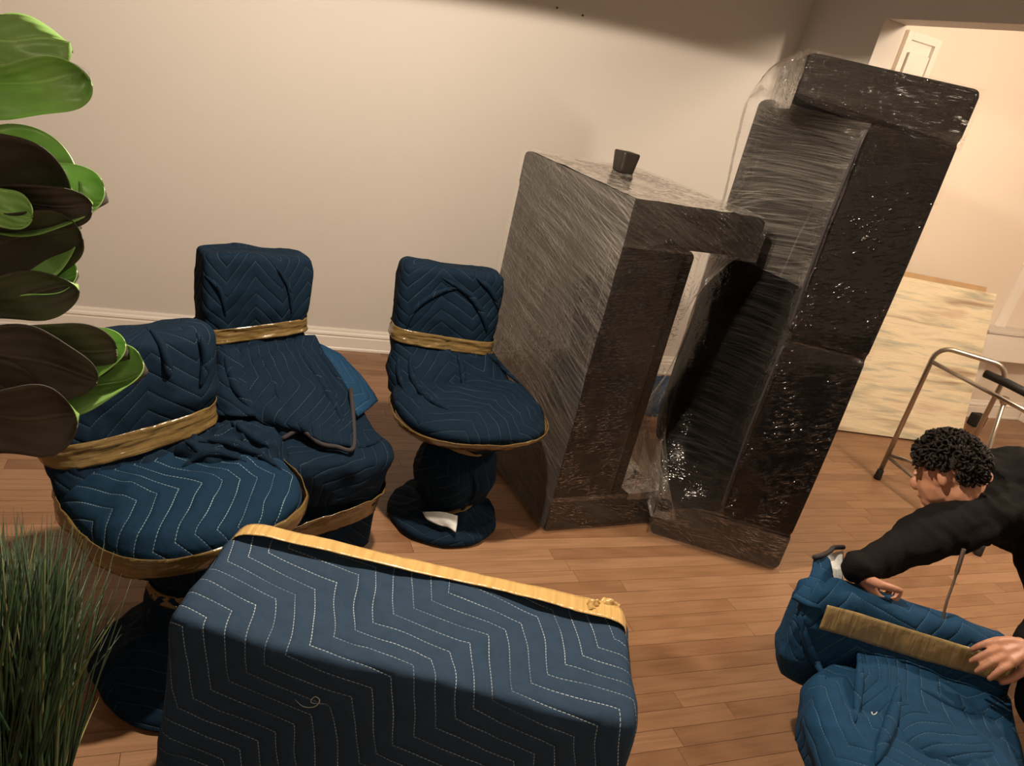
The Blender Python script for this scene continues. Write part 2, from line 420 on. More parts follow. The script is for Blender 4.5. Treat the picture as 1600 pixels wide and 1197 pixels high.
M_tape_b = mat_tape('olive_packing_tape', (0.27, 0.20, 0.085))
M_tape_l = mat_tape('tan_packing_tape', (0.52, 0.34, 0.125))
M_sofa = mat_plain('charcoal_upholstery', (0.0055, 0.0048, 0.0045), 0.9, 0, 120, 0.35, 300, 0.3, 0.06)
M_sofa_b = mat_plain('charcoal_upholstery_smooth', (0.011, 0.0095, 0.009), 0.85, 0, 120, 0.3, 300, 0.2, 0.06)
M_leg = mat_plain('dark_wood_leg', (0.018, 0.013, 0.010), 0.45, 0, 20, 0.3, 60, 0.1)
M_film_d = mat_film('stretch_film_diagonal', math.radians(12), 0.18, fine=300.0, crinkle=0.4, rough=0.13, gloss=1.3)
M_film_t = mat_film('stretch_film_top', math.radians(20), 0.55, crinkle=1.0, gloss=2.2, rough=0.14)
M_film_h = mat_film('stretch_film_level', math.radians(167), 0.007, fine=200.0, gloss=1.0, rough=0.11, crinkle=1.0, dist=0.0085)
M_film_v = mat_film('stretch_film_upright', math.radians(94), 0.030, fine=200.0, gloss=1.2, rough=0.06, crinkle=1.0)
M_film_a = mat_film('stretch_film_arm', math.radians(24), 0.065, crinkle=1.0, gloss=1.2, rough=0.11, dist=0.010)
M_film_f = mat_film('stretch_film_front', math.radians(-6), 0.014, fine=200.0, gloss=1.1, rough=0.11, crinkle=1.0, dist=0.010)
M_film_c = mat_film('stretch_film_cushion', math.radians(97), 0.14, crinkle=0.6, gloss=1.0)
M_film_c2 = mat_film('stretch_film_cushion_thin_shaded', math.radians(100), 0.022, crinkle=0.35)  # fewer wraps below; the darker film also stands in for the short sofa's shadow
M_film_w = mat_film('stretch_film_web', math.radians(2), 0.22, fine=90.0, gloss=3.0, rough=0.12, crinkle=1.0)
M_metal = mat_plain('satin_aluminium', (0.50, 0.46, 0.40), 0.32, 1.0, 30, 0.1, 80, 0.03)
M_rubber = mat_plain('black_rubber', (0.012, 0.012, 0.012), 0.6, 0, 40, 0.2, 120, 0.1)
M_jacket = mat_plain('black_jacket', (0.0065, 0.0058, 0.0060), 0.85, 0, 25, 0.3, 260, 0.25, 0.12)
M_trouser = mat_plain('black_trousers', (0.010, 0.010, 0.011), 0.85, 0, 25, 0.3, 260, 0.2, 0.12)
M_hair = mat_plain('dark_curly_hair', (0.010, 0.007, 0.005), 0.6, 0, 60, 0.4, 200, 0.2, 0.2)
M_skin, _t, _b = nt('skin')
_b.inputs['Base Color'].default_value = (0.42, 0.205, 0.125, 1); _b.inputs['Roughness'].default_value = 0.5
_b.inputs['Subsurface Weight'].default_value = 0.15; _b.inputs['Subsurface Radius'].default_value = (0.02, 0.008, 0.004)
_n = N(_t, 'ShaderNodeTexNoise', i_Vector=N(_t, 'ShaderNodeTexCoord').outputs['Object'], i_Scale=30.0, i_Detail=3.0)
_t.links.new(mixc(_t, _n.outputs[0], (0.36, 0.165, 0.10), (0.47, 0.235, 0.145)), _b.inputs['Base Color'])

# ------------------------------------------------------------------ the room
ANG = math.radians(24.4)
W = V3(math.cos(ANG), math.sin(ANG), 0); NN = V3(-math.sin(ANG), math.cos(ANG), 0); Z = V3(0, 0, 1)
def wn(s, n, z=0.0): return W*s + NN*n + Z*z          # along the back wall, towards it, up
NB = 3.864                                             # back wall plane
SC = V3(1.106, 4.744, 0).dot(W)                        # right wall plane
CEIL = 2.62
def struct(o):
    o['kind'] = 'structure'; return o
def slabbox(name, s0, s1, n0, n1, z0, z1, mat, parent=None, bev=0.0):
    o = rbox(name, wn((s0+s1)/2, (n0+n1)/2, (z0+z1)/2), W, NN, Z, s1-s0, n1-n0, z1-z0, bev, mat, parent, base=None if parent else wn((s0+s1)/2, (n0+n1)/2, z0))
    return o
NH = 3.50                                              # hall wall plane
NJ = V3(1.341, 4.225, 0).dot(NN)                       # jamb of the wide opening
ZH = 2.165                                             # underside of its header
struct(slabbox('wall_back', -4.2, SC+0.14, NB, NB+0.12, 0, CEIL, M_wall))
struct(slabbox('wall_left', -4.32, -4.2, -2.2, NB+0.12, 0, CEIL, M_wall))
struct(slabbox('wall_front', -4.2, 6.2, -2.32, -2.2, 0, CEIL, M_wall))
struct(slabbox('wall_right', SC, SC+0.14, NJ, NB, 0, CEIL, M_wall))
struct(slabbox('wall_header', SC, SC+0.14, -2.2, NJ, ZH, CEIL, M_wall))
struct(slabbox('wall_hall', SC+0.14, 6.2, NH, NH+0.12, 0, CEIL, M_hall))
struct(slabbox('wall_hall_end', 6.2, 6.32, -2.2, NH+0.12, 0, CEIL, M_hall))
struct(slabbox('ceiling', -4.32, 6.32, -2.32, NB+0.12, CEIL, CEIL+0.08, M_ceil))

# oak strip floor: boards run along the back wall
floor = struct(slabbox('floor', -4.32, 6.32, -2.32, NB+0.12, -0.06, -0.0135, M_sub)); 
BWID = 0.0635
def unit_board():
    bm = bmesh.new(); box_bm(bm, V3(0, 0, -0.5), V3(1, 0, 0), V3(0, 1, 0), Z, 1, 1, 1)
    bmesh.ops.recalc_face_normals(bm, faces=bm.faces)
    me = bpy.data.meshes.new('board'); bm.to_mesh(me); bm.free(); me.materials.append(M_oak); return me
boards = []; rb = random.Random(3)
row = 0; n = NB
while n > -2.2:
    s = -4.2 - rb.random()*0.8
    s_end = (6.2 if n < NH else SC) 
    while s < s_end:
        L = rb.uniform(0.38, 1.25); a, b = max(s, -4.2), min(s+L, s_end)
        if b-a > 0.02: boards.append((a, b, n-BWID, n))
        s += L
    n -= BWID; row += 1
def seen(bd):
    a, b, n0, n1 = bd; k = 0
    for i in range(9):
        q = proj(wn(a+(b-a)*i/8, (n0+n1)/2))
        if q and 0 <= q[0] <= 1600 and 0 <= q[1] <= 1197: k += 1
    if k == 0: return -1
    return k/9*(b-a)/(wn((a+b)/2, n0)-V3(0, 0, 1.6)).length
order = sorted(range(len(boards)), key=lambda i: -seen(boards[i]))
ub = unit_board(); rest_v, rest_f = [], []
GAP = 0.0012
for rank, i in enumerate(order):
    a, b, n0, n1 = boards[i]; c = wn((a+b)/2, (n0+n1)/2, 0.0)
    if rank < 300 and seen(boards[i]) > 0:
        o = bpy.data.objects.new('floor_board', ub); COL.objects.link(o); o.parent = floor
        o.location = c - POS[floor]; o.rotation_euler = (0, 0, ANG)
        o.scale = (b-a-GAP, n1-n0-GAP, 0.0135); POS[o] = c
    else:
        k = len(rest_v)
        for (ss, q) in ((a+GAP/2, n0+GAP/2), (b-GAP/2, n0+GAP/2), (b-GAP/2, n1-GAP/2), (a+GAP/2, n1-GAP/2)): rest_v.append(wn(ss, q, 0)); 
        for (ss, q) in ((a+GAP/2, n0+GAP/2), (b-GAP/2, n0+GAP/2), (b-GAP/2, n1-GAP/2), (a+GAP/2, n1-GAP/2)): rest_v.append(wn(ss, q, -0.0135))
        rest_f += [(k, k+1, k+2, k+3), (k, k+4, k+5, k+1), (k+1, k+5, k+6, k+2), (k+2, k+6, k+7, k+3), (k+3, k+7, k+4, k)]
o = build('floor_boards_rest', rest_v, rest_f, M_oak2, floor, smooth=False); o['kind'] = 'stuff'

# moulded baseboards
def baseboard(name, s0, s1, n, h=0.118):
    prof = [(0, 0), (0.020, 0), (0.020, 0.010), (0.016, 0.016), (0.016, h*0.60), (0.0135, h*0.63), (0.0135, h*0.68), (0.019, h*0.72), (0.017, h*0.80), (0.010, h*0.86), (0.009, h*0.93), (0.006, h), (0, h)]
    v = []; f = []
    for s in (s0, s1):
        for d, z in prof: v.append(wn(s, n-d, z))
    k = len(prof)
    for i in range(k): f.append((i, (i+1) % k, k+(i+1) % k, k+i))
    f.append(tuple(range(k))[::-1]); f.append(tuple(k+i for i in range(k)))
    o = build(name, v, f, M_trim, None, wn((s0+s1)/2, n, 0), smooth=False)
    struct(o); return o
baseboard('baseboard_back', -4.2, SC, NB)
baseboard('baseboard_hall', SC+0.14, 3.72, NH, 0.13)
def onwall(x, y, n):
    v = ray(x, y); t = (n - V3(0, 0, CAMH).dot(NN))/v.dot(NN); return V3(0, 0, CAMH) + v*t
# upright trim strip and a framed panel on the hall wall
sT = onwall(1578, 470, NH).dot(W)
struct(slabbox('trim_1', sT-0.045, sT+0.045, NH-0.022, NH, 0.13, CEIL, M_trim, None, 0.004))
pA = onwall(1416, 46, NH); sA = pA.dot(W); zA = pA.z
pn = thing('wall_panel', 'cream framed panel set high on the hall wall above the tall sofa', 'wall panel', wn(sA+0.12, NH, zA-0.55))
fwid = 0.24
for nm, s0, s1, z0, z1, d in (('frame_stile', sA, sA+0.035, zA-0.55, zA, 0.03), ('frame_stile', sA+fwid-0.035, sA+fwid, zA-0.55, zA, 0.03),
                              ('frame_rail', sA+0.035, sA+fwid-0.035, zA-0.04, zA, 0.03), ('panel_board', sA+0.035, sA+fwid-0.035, zA-0.55, zA-0.04, 0.008),
                              ('panel_ledge', sA+0.04, sA+fwid-0.06, zA-0.24, zA-0.10, 0.045)):
    slabbox(nm, s0, s1, NH-d, NH, z0, z1, M_trim, pn, 0.003)
# nails left in the walls
def nail(px, py, n, label):
    p = onwall(px, py, n); d = -NN
    bm = bmesh.new()
    v, f = tube_geo([p, p+d*0.012, p+d*0.0125, p+d*0.015], [0.0022, 0.0022, 0.005, 0.005], 8)
    o = build('wall_nail', v, f, M_rubber, None, p); tag(o, label, 'nail'); return o
nail(869, 12, NB, 'small dark nail in the back wall, the left one of two')
nail(909, 24, NB, 'small dark nail in the back wall, the right one of two')

# ------------------------------------------------------------------ generic rounded slab made of rings
def slab_keys(x0, x1, y0, y1, h0, h1, r, n, step=0.06, puff=0.0):
    cx, cy, rx, ry = (x0+x1)/2, (y0+y1)/2, (x1-x0)/2, (y1-y0)/2
    K = [(h0, cx, cy, rx-r, ry-r, n), (h0+0.12*r, cx, cy, rx-0.6*r, ry-0.6*r, n), (h0+0.45*r, cx, cy, rx-0.2*r, ry-0.2*r, n), (h0+r, cx, cy, rx, ry, n)]
    m = max(1, int((h1-h0-2*r)/step))
    for i in range(1, m):
        f = i/m; g = puff*math.sin(math.pi*f)
        K.append((h0+r+(h1-h0-2*r)*f, cx, cy, rx+g, ry+g, n))
    K += [(h1-r, cx, cy, rx, ry, n), (h1-0.45*r, cx, cy, rx-0.2*r, ry-0.2*r, n), (h1-0.12*r, cx, cy, rx-0.6*r, ry-0.6*r, n), (h1, cx, cy, rx-r, ry-r, n)]
    return K
def slab(name, o, X, Y, H, x0, x1, y0, y1, h0, h1, r, n, mat, parent, sub=2, NR=150, wr=None, off=0.0, puff=0.0, film=None, filmwr=None, foff=0.007, base=None):
    K = slab_keys(x0, x1, y0, y1, h0, h1, r, n, puff=puff)
    L = Loft(o, X, Y, H, K, 0.3); ob = L.mesh(name, mat, parent, base, NR, sub, 'wrap', wr)
    if film is not None:
        K2 = slab_keys(x0, x1, y0, y1, h0-foff, h1+foff, r, n, puff=puff)
        Loft(o, X, Y, H, K2, 0.3).mesh('plastic_film', film, ob, None, NR, sub, 'wrap', filmwr, off=foff)
    return ob

# ------------------------------------------------------------------ the short sofa, standing on its arm
A1 = V3(0.25, 2.515, 0); a1, b1 = V3(0.866, 0.50, 0), V3(-0.50, 0.866, 0)
s1 = thing('wrapped_sofa', 'shorter charcoal sofa in clear stretch film, upended beside the blanket-wrapped swivel chair', 'sofa', A1 + a1*0.2 + b1*0.4, 'upended sofas wrapped in film')
slab('seat_base', A1, a1, b1, Z, 0.0, 0.27, 0.0, 0.84, 0.03, 1.26, 0.012, 24, M_sofa_b, s1)
slab('arm', A1, b1, Z, a1, 0.0, 0.84, 1.135, 1.285, 0.0, 0.575, 0.014, 16, M_sofa_b, s1)
slab('arm', A1, b1, Z, a1, 0.0, 0.84, 0.004, 0.155, 0.0, 0.513, 0.014, 16, M_sofa_b, s1)
slab('seat_cushion', A1, a1, b1, Z, 0.26, 0.322, 0.012, 0.80, 0.155, 1.135, 0.02, 10, M_sofa, s1)
def sheet(fn, P, mat, parent, nu=30, nv=30, wr=None):
    """film stretched over one face: fn maps (x, y, z) to the room, P = four corners (left bottom, right bottom, right top, left top)"""
    lb, rb_, rt, lt = [fn(*p) for p in P]; g = []
    for i in range(5):
        f = i/4; g.append([lb.lerp(rb_, f).lerp(lt.lerp(rt, f), j/4) for j in range(5)])
    return patch('plastic_film', g, mat, parent, nu=nu, nv=nv, thick=0.0, wr=wr, flip=True)
def l1(u, w, z): return A1 + a1*u + b1*w + Z*z
e = 0.006
sheet(l1, ((-e, 0.84, 0.01), (-e, -e, 0.01), (-e, -e, 1.288), (-e, 0.84, 1.288)), M_film_d, s1, 50, 60, make_wr(0.003, 6, 1, 0.6))
sheet(l1, ((-e, -e, 0.14), (0.328, -e, 0.14), (0.328, -e, 1.14), (-e, -e, 1.14)), M_film_f, s1, 40, 60, make_wr(0.003, 8, 2, 0.8))
sheet(l1, ((0.329, 0.0, 0.14), (0.329, 0.80, 0.14), (0.329, 0.80, 1.14), (0.329, 0.0, 1.14)), M_film_h, s1, 30, 40, make_wr(0.003, 8, 3, 0.8))
sheet(l1, ((-e, -e, 1.290), (0.58, -e, 1.290), (0.58, 0.845, 1.290), (-e, 0.845, 1.290)), M_film_t, s1, 40, 40, make_wr(0.003, 9, 4, 0.9))
sheet(l1, ((-e, -e-0.001, 1.13), (0.58, -e-0.001, 1.13), (0.58, -e-0.001, 1.29), (-e, -e-0.001, 1.29)), M_film_a, s1, 30, 20, make_wr(0.003, 9, 5, 0.9))
sheet(l1, ((0.581, -e, 1.13), (0.581, 0.84, 1.13), (0.581, 0.84, 1.29), (0.581, -e, 1.29)), M_film_h, s1, 30, 20, make_wr(0.003, 9, 6, 0.9))
sheet(l1, ((-e, -e-0.001, 0.006), (0.52, -e-0.001, 0.006), (0.52, -e-0.001, 0.16), (-e, -e-0.001, 0.16)), M_film_a, s1, 30, 20, make_wr(0.003, 9, 7, 0.9))
sheet(l1, ((0.34, -e, 0.161), (0.52, -e, 0.161), (0.52, 0.84, 0.161), (0.34, 0.84, 0.161)), M_film_w, s1, 30, 30, make_wr(0.006, 9, 8, 0.9))
patch('film_web', [[l1(0.33, 0.02, 1.135), l1(0.45, 0.02, 1.13), l1(0.54, 0.03, 1.14)], [l1(0.345, 0.02, 1.02), l1(0.41, 0.02, 1.05), l1(0.47, 0.02, 1.10)], [l1(0.35, 0.02, 0.88), l1(0.36, 0.02, 0.92), l1(0.37, 0.02, 0.98)]], M_film_w, s1, nu=14, nv=14, thick=0.0)
patch('film_web', [[l1(0.35, 0.02, 0.42), l1(0.355, 0.02, 0.40), l1(0.36, 0.02, 0.38)], [l1(0.35, 0.0, 0.26), l1(0.40, 0.0, 0.25), l1(0.45, 0.01, 0.23)], [l1(0.34, -0.005, 0.13), l1(0.44, -0.005, 0.13), l1(0.52, 0.0, 0.14)]], M_film_w, s1, nu=14, nv=14, thick=0.0)
lg = l1(0.335, 0.61, 1.288)
Loft(lg, a1, b1, Z, [(0, 0, 0, 0.026, 0.026, 9), (0.004, 0, 0, 0.033, 0.033, 9), (0.07, 0, 0, 0.040, 0.040, 9), (0.078, 0, 0, 0.040, 0.040, 9), (0.081, 0, 0, 0.037, 0.037, 9)], 0).mesh('sofa_leg', M_leg, s1, None, 40, 3)

# ------------------------------------------------------------------ the long sofa, standing on its arm
P2 = V3(1.195, 2.625, 0); eU = V3(-0.9927, 0.1208, 0); eW = V3(0.1208, 0.9927, 0)
s2 = thing('wrapped_sofa', 'tall black sofa in glossy clear stretch film, upended in front of the hall opening', 'sofa', P2 + eU*0.3 + eW*0.4, 'upended sofas wrapped in film')
def l2(u, w, z): return P2 + eU*u + eW*w + Z*z
slab('arm', P2, eW, Z, eU, 0.0, 0.84, 1.655, 1.828, 0.0, 0.525, 0.018, 16, M_sofa, s2)
slab('arm', P2, eW, Z, eU, 0.0, 0.84, 0.004, 0.175, 0.0, 0.525, 0.018, 16, M_sofa, s2)
slab('seat_rail', P2, eU, eW, Z, 0.0, 0.14, 0.022, 0.84, 0.14, 1.69, 0.010, 30, M_sofa_b, s2)
slab('sofa_back', P2, eU, eW, Z, 0.0, 0.565, 0.56, 0.84, 0.15, 1.68, 0.03, 10, M_sofa_b, s2)
for z0, z1 in ((0.165, 0.915), (0.922, 1.668)):
    slab('seat_cushion', P2, eU, eW, Z, -0.001, 0.280, 0.003, 0.58, z0, z1, 0.018, 20, M_sofa, s2, puff=0.003)
zr = [(0.006, 0.53), (0.10, 0.53), (0.17, 0.40), (0.21, 0.29), (0.45, 0.297), (0.70, 0.297), (0.88, 0.292), (0.918, 0.278), (0.96, 0.292), (1.20, 0.297), (1.45, 0.295), (1.60, 0.29), (1.655, 0.34), (1.69, 0.53), (1.76, 0.535), (1.830, 0.535)]
g = [[l2(ul*(1-f) - 0.004*f, -0.007 - 0.004*math.sin(math.pi*f) + (0.010 if (abs(z_-0.918) < 0.01 and f < 0.9) else 0), z_) for (z_, ul) in zr] for f in (0, 0.2, 0.4, 0.6, 0.8, 1.0)]
patch('plastic_film', g, M_film_h, s2, nu=50, nv=160, thick=0.0, wr=make_wr(0.0035, 9, 11, 0.8, (0.6, 0.6, 2.2)), flip=True)
sheet(l2, ((0.535, -0.004, 0.006), (0.535, 0.84, 0.006), (0.535, 0.84, 0.18), (0.535, -0.004, 0.18)), M_film_w, s2, 30, 16, make_wr(0.003, 9, 12, 0.9))
sheet(l2, ((0.535, -0.004, 1.65), (0.535, 0.84, 1.65), (0.535, 0.84, 1.833), (0.535, -0.004, 1.833)), M_film_h, s2, 30, 16, make_wr(0.003, 9, 13, 0.9))
for z0, z1 in ((0.18, 0.91), (0.93, 1.66)):
    slab('back_cushion', P2, eU, eW, Z, 0.25, 0.535, 0.43, 0.60, z0, z1, 0.07, 5, M_sofa, s2, puff=0.015, wr=make_wr(0.008, 5, 14+z0, 0.6))
sheet(l2, ((0.53, -0.016, 0.006), (0.0, -0.016, 0.006), (0.0, -0.016, 0.17), (0.53, -0.016, 0.17)), M_film_a, s2, 40, 16, make_wr(0.004, 9, 17, 0.9))
sheet(l2, ((0.53, -0.016, 1.70), (0.0, -0.016, 1.66), (0.0, -0.016, 1.83), (0.53, -0.016, 1.83)), M_film_f, s2, 40, 16, make_wr(0.004, 9, 18, 0.9))
for z0, z1 in ((0.20, 0.89), (0.95, 1.64)):
    tube('piping', smooth_path([l2(0.285, 0.012, z0), l2(0.292, 0.0, z0+0.05), l2(0.298, -0.004, (z0+z1)/2), l2(0.292, 0.0, z1-0.05), l2(0.285, 0.012, z1)], 8), 0.006, M_bind, s2, seg=8)
# film pulled from the seat edge across to the top of the back
rows = [[l2(0.28, -0.008, 1.662), l2(0.37, -0.008, 1.662), l2(0.46, -0.006, 1.665), l2(0.535, 0.02, 1.67), l2(0.60, 0.24, 1.70), l2(0.60, 0.55, 1.72)],
        [l2(0.285, -0.006, 1.60), l2(0.36, 0.05, 1.60), l2(0.46, 0.12, 1.60), l2(0.56, 0.20, 1.61), l2(0.64, 0.36, 1.64), l2(0.62, 0.60, 1.66)]]
for z, uu, ww, ub_ in ((1.50, 0.625, 0.36, 0.295), (1.35, 0.61, 0.38, 0.295), (1.1, 0.59, 0.38, 0.295), (0.92, 0.578, 0.38, 0.285), (0.7, 0.582, 0.37, 0.295), (0.50, 0.605, 0.34, 0.295)):
    rows.append([l2(ub_-0.01, -0.004, z), l2(ub_+0.04, 0.10, z), l2((ub_+uu)/2+0.02, 0.25, z), l2(uu-0.05, ww-0.03, z), l2(uu+0.008, ww+0.10, z), l2(uu-0.01, ww+0.24, z)])
rows.append([l2(0.285, -0.006, 0.34), l2(0.36, 0.04, 0.34), l2(0.46, 0.11, 0.34), l2(0.58, 0.17, 0.335), l2(0.675, 0.30, 0.335), l2(0.65, 0.55, 0.33)])
rows.append([l2(0.28, -0.008, 0.168), l2(0.37, -0.008, 0.168), l2(0.46, -0.007, 0.166), l2(0.54, 0.01, 0.16), l2(0.60, 0.18, 0.15), l2(0.58, 0.50, 0.15)])
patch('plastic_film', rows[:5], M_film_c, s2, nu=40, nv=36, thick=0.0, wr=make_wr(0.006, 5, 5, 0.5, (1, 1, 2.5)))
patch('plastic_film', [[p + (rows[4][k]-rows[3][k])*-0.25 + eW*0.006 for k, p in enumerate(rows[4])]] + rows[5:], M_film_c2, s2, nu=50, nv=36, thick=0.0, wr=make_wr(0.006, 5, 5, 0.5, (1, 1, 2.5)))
# webs of film at the arm ends
patch('film_web', [[l2(0.535, 0.03, 1.80), l2(0.535, 0.20, 1.835), l2(0.53, 0.45, 1.84)], [l2(0.54, 0.03, 1.72), l2(0.60, 0.22, 1.76), l2(0.60, 0.42, 1.77)], [l2(0.53, 0.04, 1.66), l2(0.61, 0.22, 1.67), l2(0.645, 0.40, 1.66)]], M_film_a, s2, nu=18, nv=14, thick=0.0, wr=make_wr(0.006, 8, 2, 0.7))
patch('film_web', [[l2(0.60, 0.22, 0.52), l2(0.64, 0.28, 0.52), l2(0.672, 0.34, 0.50)], [l2(0.56, 0.12, 0.36), l2(0.62, 0.18, 0.36), l2(0.69, 0.27, 0.34)], [l2(0.50, 0.02, 0.22), l2(0.56, 0.06, 0.21), l2(0.63, 0.16, 0.20)], [l2(0.44, -0.013, 0.10), l2(0.50, -0.013, 0.09), l2(0.54, 0.0, 0.08)]], M_film_w, s2, nu=30, nv=16, thick=0.0, wr=make_wr(0.008, 9, 3, 1.0, (2.5, 2.5, 0.6)))

# ------------------------------------------------------------------ blanket-wrapped chairs
def frame(facing):
    f = Vector((*facing, 0)).normalized(); B = -f; return B.cross(Z), B       # X (viewer's right when it faces the camera), back direction
def band(L, t0, t1, off, mat, parent, NR=96, sub=6, dz=None, seed=1, name='tape_band', amp=0.004, steps=10):
    off *= 0.6
    o = L.mesh(name, mat, parent, None, NR, steps/(t1-t0), 'wrap', make_wr(amp, 16, seed, 1.0, (1, 1, 3.5)), t0=t0, t1=t1, off=off, dz=dz, cap=False)
    md = o.modifiers.new('thickness', 'SOLIDIFY'); md.thickness = 0.002; md.offset = 0
    return o

# --- swivel chair beside the short sofa
c3 = thing('wrapped_chair', 'swivel chair in a navy moving blanket, next to the shorter film-wrapped sofa', 'chair', V3(-0.14, 2.46, 0), 'chairs wrapped in moving blankets')
X, B = frame((0.39, -0.92)); O3 = V3(-0.13, 2.50, 0)
Ls = Loft(O3, X, B, Z, [(0.515, 0, 0.03, 0.003, 0.003, 2), (0.515, 0, 0.03, 0.08, 0.08, 2.1), (0.508, 0, 0.02, 0.17, 0.16, 2.2), (0.49, 0, 0.01, 0.235, 0.225, 2.4), (0.462, 0, 0, 0.268, 0.255, 2.5), (0.435, 0, 0, 0.270, 0.255, 2.5), (0.41, 0, 0.01, 0.252, 0.235, 2.4), (0.375, 0, 0.01, 0.20, 0.185, 2.2), (0.345, -0.005, 0.0, 0.135, 0.13, 2), (0.32, -0.01, -0.01, 0.105, 0.10, 2)])
calm = lambda p: 0.05 + 0.95*min(1, max(0, abs(p.z-0.425)-0.02)/0.05)
Ls.mesh('seat', M_bl, c3, None, 96, 6, 'unfold', make_wr(0.016, 5, 21, 0.9, calm=calm), rot=0.7)
band(Ls, 4.45, 6.2, 0.012, M_tape, c3, seed=3, dz=lambda x, y: 0.012*x/0.27 - 0.006)
Lp = Loft(V3(-0.135, 2.475, 0), X, B, Z, [(0.385, -0.005, 0, 0.12, 0.115, 2), (0.355, 0, 0, 0.110, 0.105, 2), (0.32, 0, 0, 0.112, 0.108, 2), (0.27, 0, 0, 0.135, 0.13, 2.2), (0.20, 0, 0, 0.145, 0.14, 2.2), (0.13, 0, 0, 0.130, 0.125, 2.2), (0.085, 0, 0, 0.10, 0.10, 2.2), (0.03, 0, 0, 0.085, 0.085, 2)])
Lp.mesh('pedestal', M_bl, c3, None, 80, 6, 'wrap', make_wr(0.010, 8, 22, 1.0, (1.6, 1.6, 0.5), None, (0.345, 0.012, 0.05)), rot=1.2)
band(Lp, 0.5, 1.85, 0.010, M_tape, c3, seed=5, dz=lambda x, y: -0.02*x/0.1)
band(Lp, 5.7, 6.15, 0.012, M_tape, c3, seed=6, dz=lambda x, y: 0.03*x/0.1)
Lb = Loft(V3(-0.14, 2.46, 0), X, B, Z, [(0.075, 0, 0, 0.09, 0.09, 2), (0.06, 0, 0, 0.13, 0.13, 2), (0.05, 0, 0, 0.175, 0.175, 2), (0.033, 0, 0, 0.202, 0.202, 2), (0.014, 0, 0, 0.204, 0.204, 2), (0.005, 0, 0, 0.195, 0.195, 2)])
Lb.mesh('base', M_bl, c3, None, 96, 5, 'unfold', make_wr(0.012, 10, 23, 0.8, calm=lambda p: min(1, p.z/0.04)), rot=0.3)
patch('lining_flap', [[at(660, 800, 0.10), at(690, 800, 0.115), at(715, 806, 0.11)], [at(668, 812, 0.085), at(695, 812, 0.10), at(714, 818, 0.09)], [at(690, 822, 0.075), at(700, 824, 0.075), at(712, 832, 0.07)]], M_lining, c3, nu=10, nv=10, thick=0.003)
OB = V3(-0.295, 2.69, 0)
Lk = Loft(OB, X, B, Z, [(0.880, 0, 0.03, 0.12, 0.012, 4), (0.880, 0, 0.03, 0.172, 0.050, 5), (0.862, 0, 0.028, 0.190, 0.066, 5.5), (0.78, 0, 0.02, 0.196, 0.075, 4.5), (0.70, 0, 0.01, 0.197, 0.075, 4.5), (0.645, 0, 0, 0.192, 0.070, 4), (0.60, 0, -0.005, 0.192, 0.072, 4), (0.55, 0.02, -0.02, 0.205, 0.095, 3), (0.49, 0.04, -0.05, 0.235, 0.135, 2.6), (0.43, 0.05, -0.08, 0.235, 0.15, 2.4)])
calm = lambda p: 0.04 + 0.96*min(1, max(0, abs(p.z-0.62)-0.03)/0.05)*(1 if p.z < 0.62+0.10 else 0.7)
Lk.mesh('backrest', M_bl, c3, None, 110, 7, 'wrap', make_wr(0.013, 5, 24, 1.0, (1, 1, 0.8), calm, (0.62, 0.010, 0.05)), rot=0.2)
band(Lk, 5.0, 6.1, 0.007, M_tape, c3, NR=96, seed=7, dz=lambda x, y: -0.012*x/0.2)

# --- chair at the left, seen from its side
c1 = thing('wrapped_chair', 'swivel chair in a navy moving blanket behind the green plants, gold tape round its seat', 'chair', V3(-0.66, 1.53, 0), 'chairs wrapped in moving blankets')
X, B = frame((0.80, -0.60)); O1 = V3(-0.735, 1.615, 0)
Ls = Loft(O1, X, B, Z, [(0.515, 0, 0.03, 0.003, 0.003, 2), (0.515, 0, 0.03, 0.09, 0.09, 2.1), (0.508, 0, 0.01, 0.18, 0.17, 2.3), (0.492, 0, 0, 0.235, 0.225, 2.6), (0.470, 0, 0, 0.255, 0.248, 2.8), (0.440, 0, 0, 0.262, 0.254, 2.8), (0.412, 0, 0, 0.254, 0.248, 2.8), (0.385, 0, 0, 0.215, 0.21, 2.5), (0.37, 0.02, 0.02, 0.16, 0.16, 2.2), (0.33, 0.02, 0.02, 0.12, 0.12, 2)])
calm = lambda p: 0.05 + 0.95*min(1, max(0, abs(p.z-0.435)-0.02)/0.05)
tl = lambda p: V3(p.x, p.y, p.z + (0.05*((p-O1).dot(X)) if p.z > 0.38 else 0))
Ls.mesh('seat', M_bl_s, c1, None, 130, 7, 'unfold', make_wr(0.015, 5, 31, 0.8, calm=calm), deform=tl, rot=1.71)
def band1(L, t0, t1, off, seed):
    o = L.mesh('tape_band', M_tape, c1, None, 96, 8/(t1-t0), 'wrap', make_wr(0.005, 16, seed, 1.0, (1, 1, 3)), t0=t0, t1=t1, off=off, cap=False, deform=tl)
    md = o.modifiers.new('thickness', 'SOLIDIFY'); md.thickness = 0.002; md.offset = 0
band1(Ls, 4.2, 6.1, 0.010, 4)
Lp = Loft(V3(-0.68, 1.56, 0), X, B, Z, [(0.42, 0, 0, 0.16, 0.16, 2), (0.37, 0, 0, 0.155, 0.15, 2), (0.32, 0, 0, 0.145, 0.14, 2), (0.285, 0, 0, 0.11, 0.11, 2), (0.255, 0, 0, 0.09, 0.09, 2), (0.20, 0, 0, 0.11, 0.11, 2), (0.13, 0, 0, 0.115, 0.115, 2), (0.07, 0, 0, 0.11, 0.11, 2), (0.03, 0, 0, 0.10, 0.10, 2)])
Lp.mesh('pedestal', M_bl, c1, None, 80, 6, 'wrap', make_wr(0.010, 8, 32, 0.8, (1.6, 1.6, 0.5)), rot=1.2)
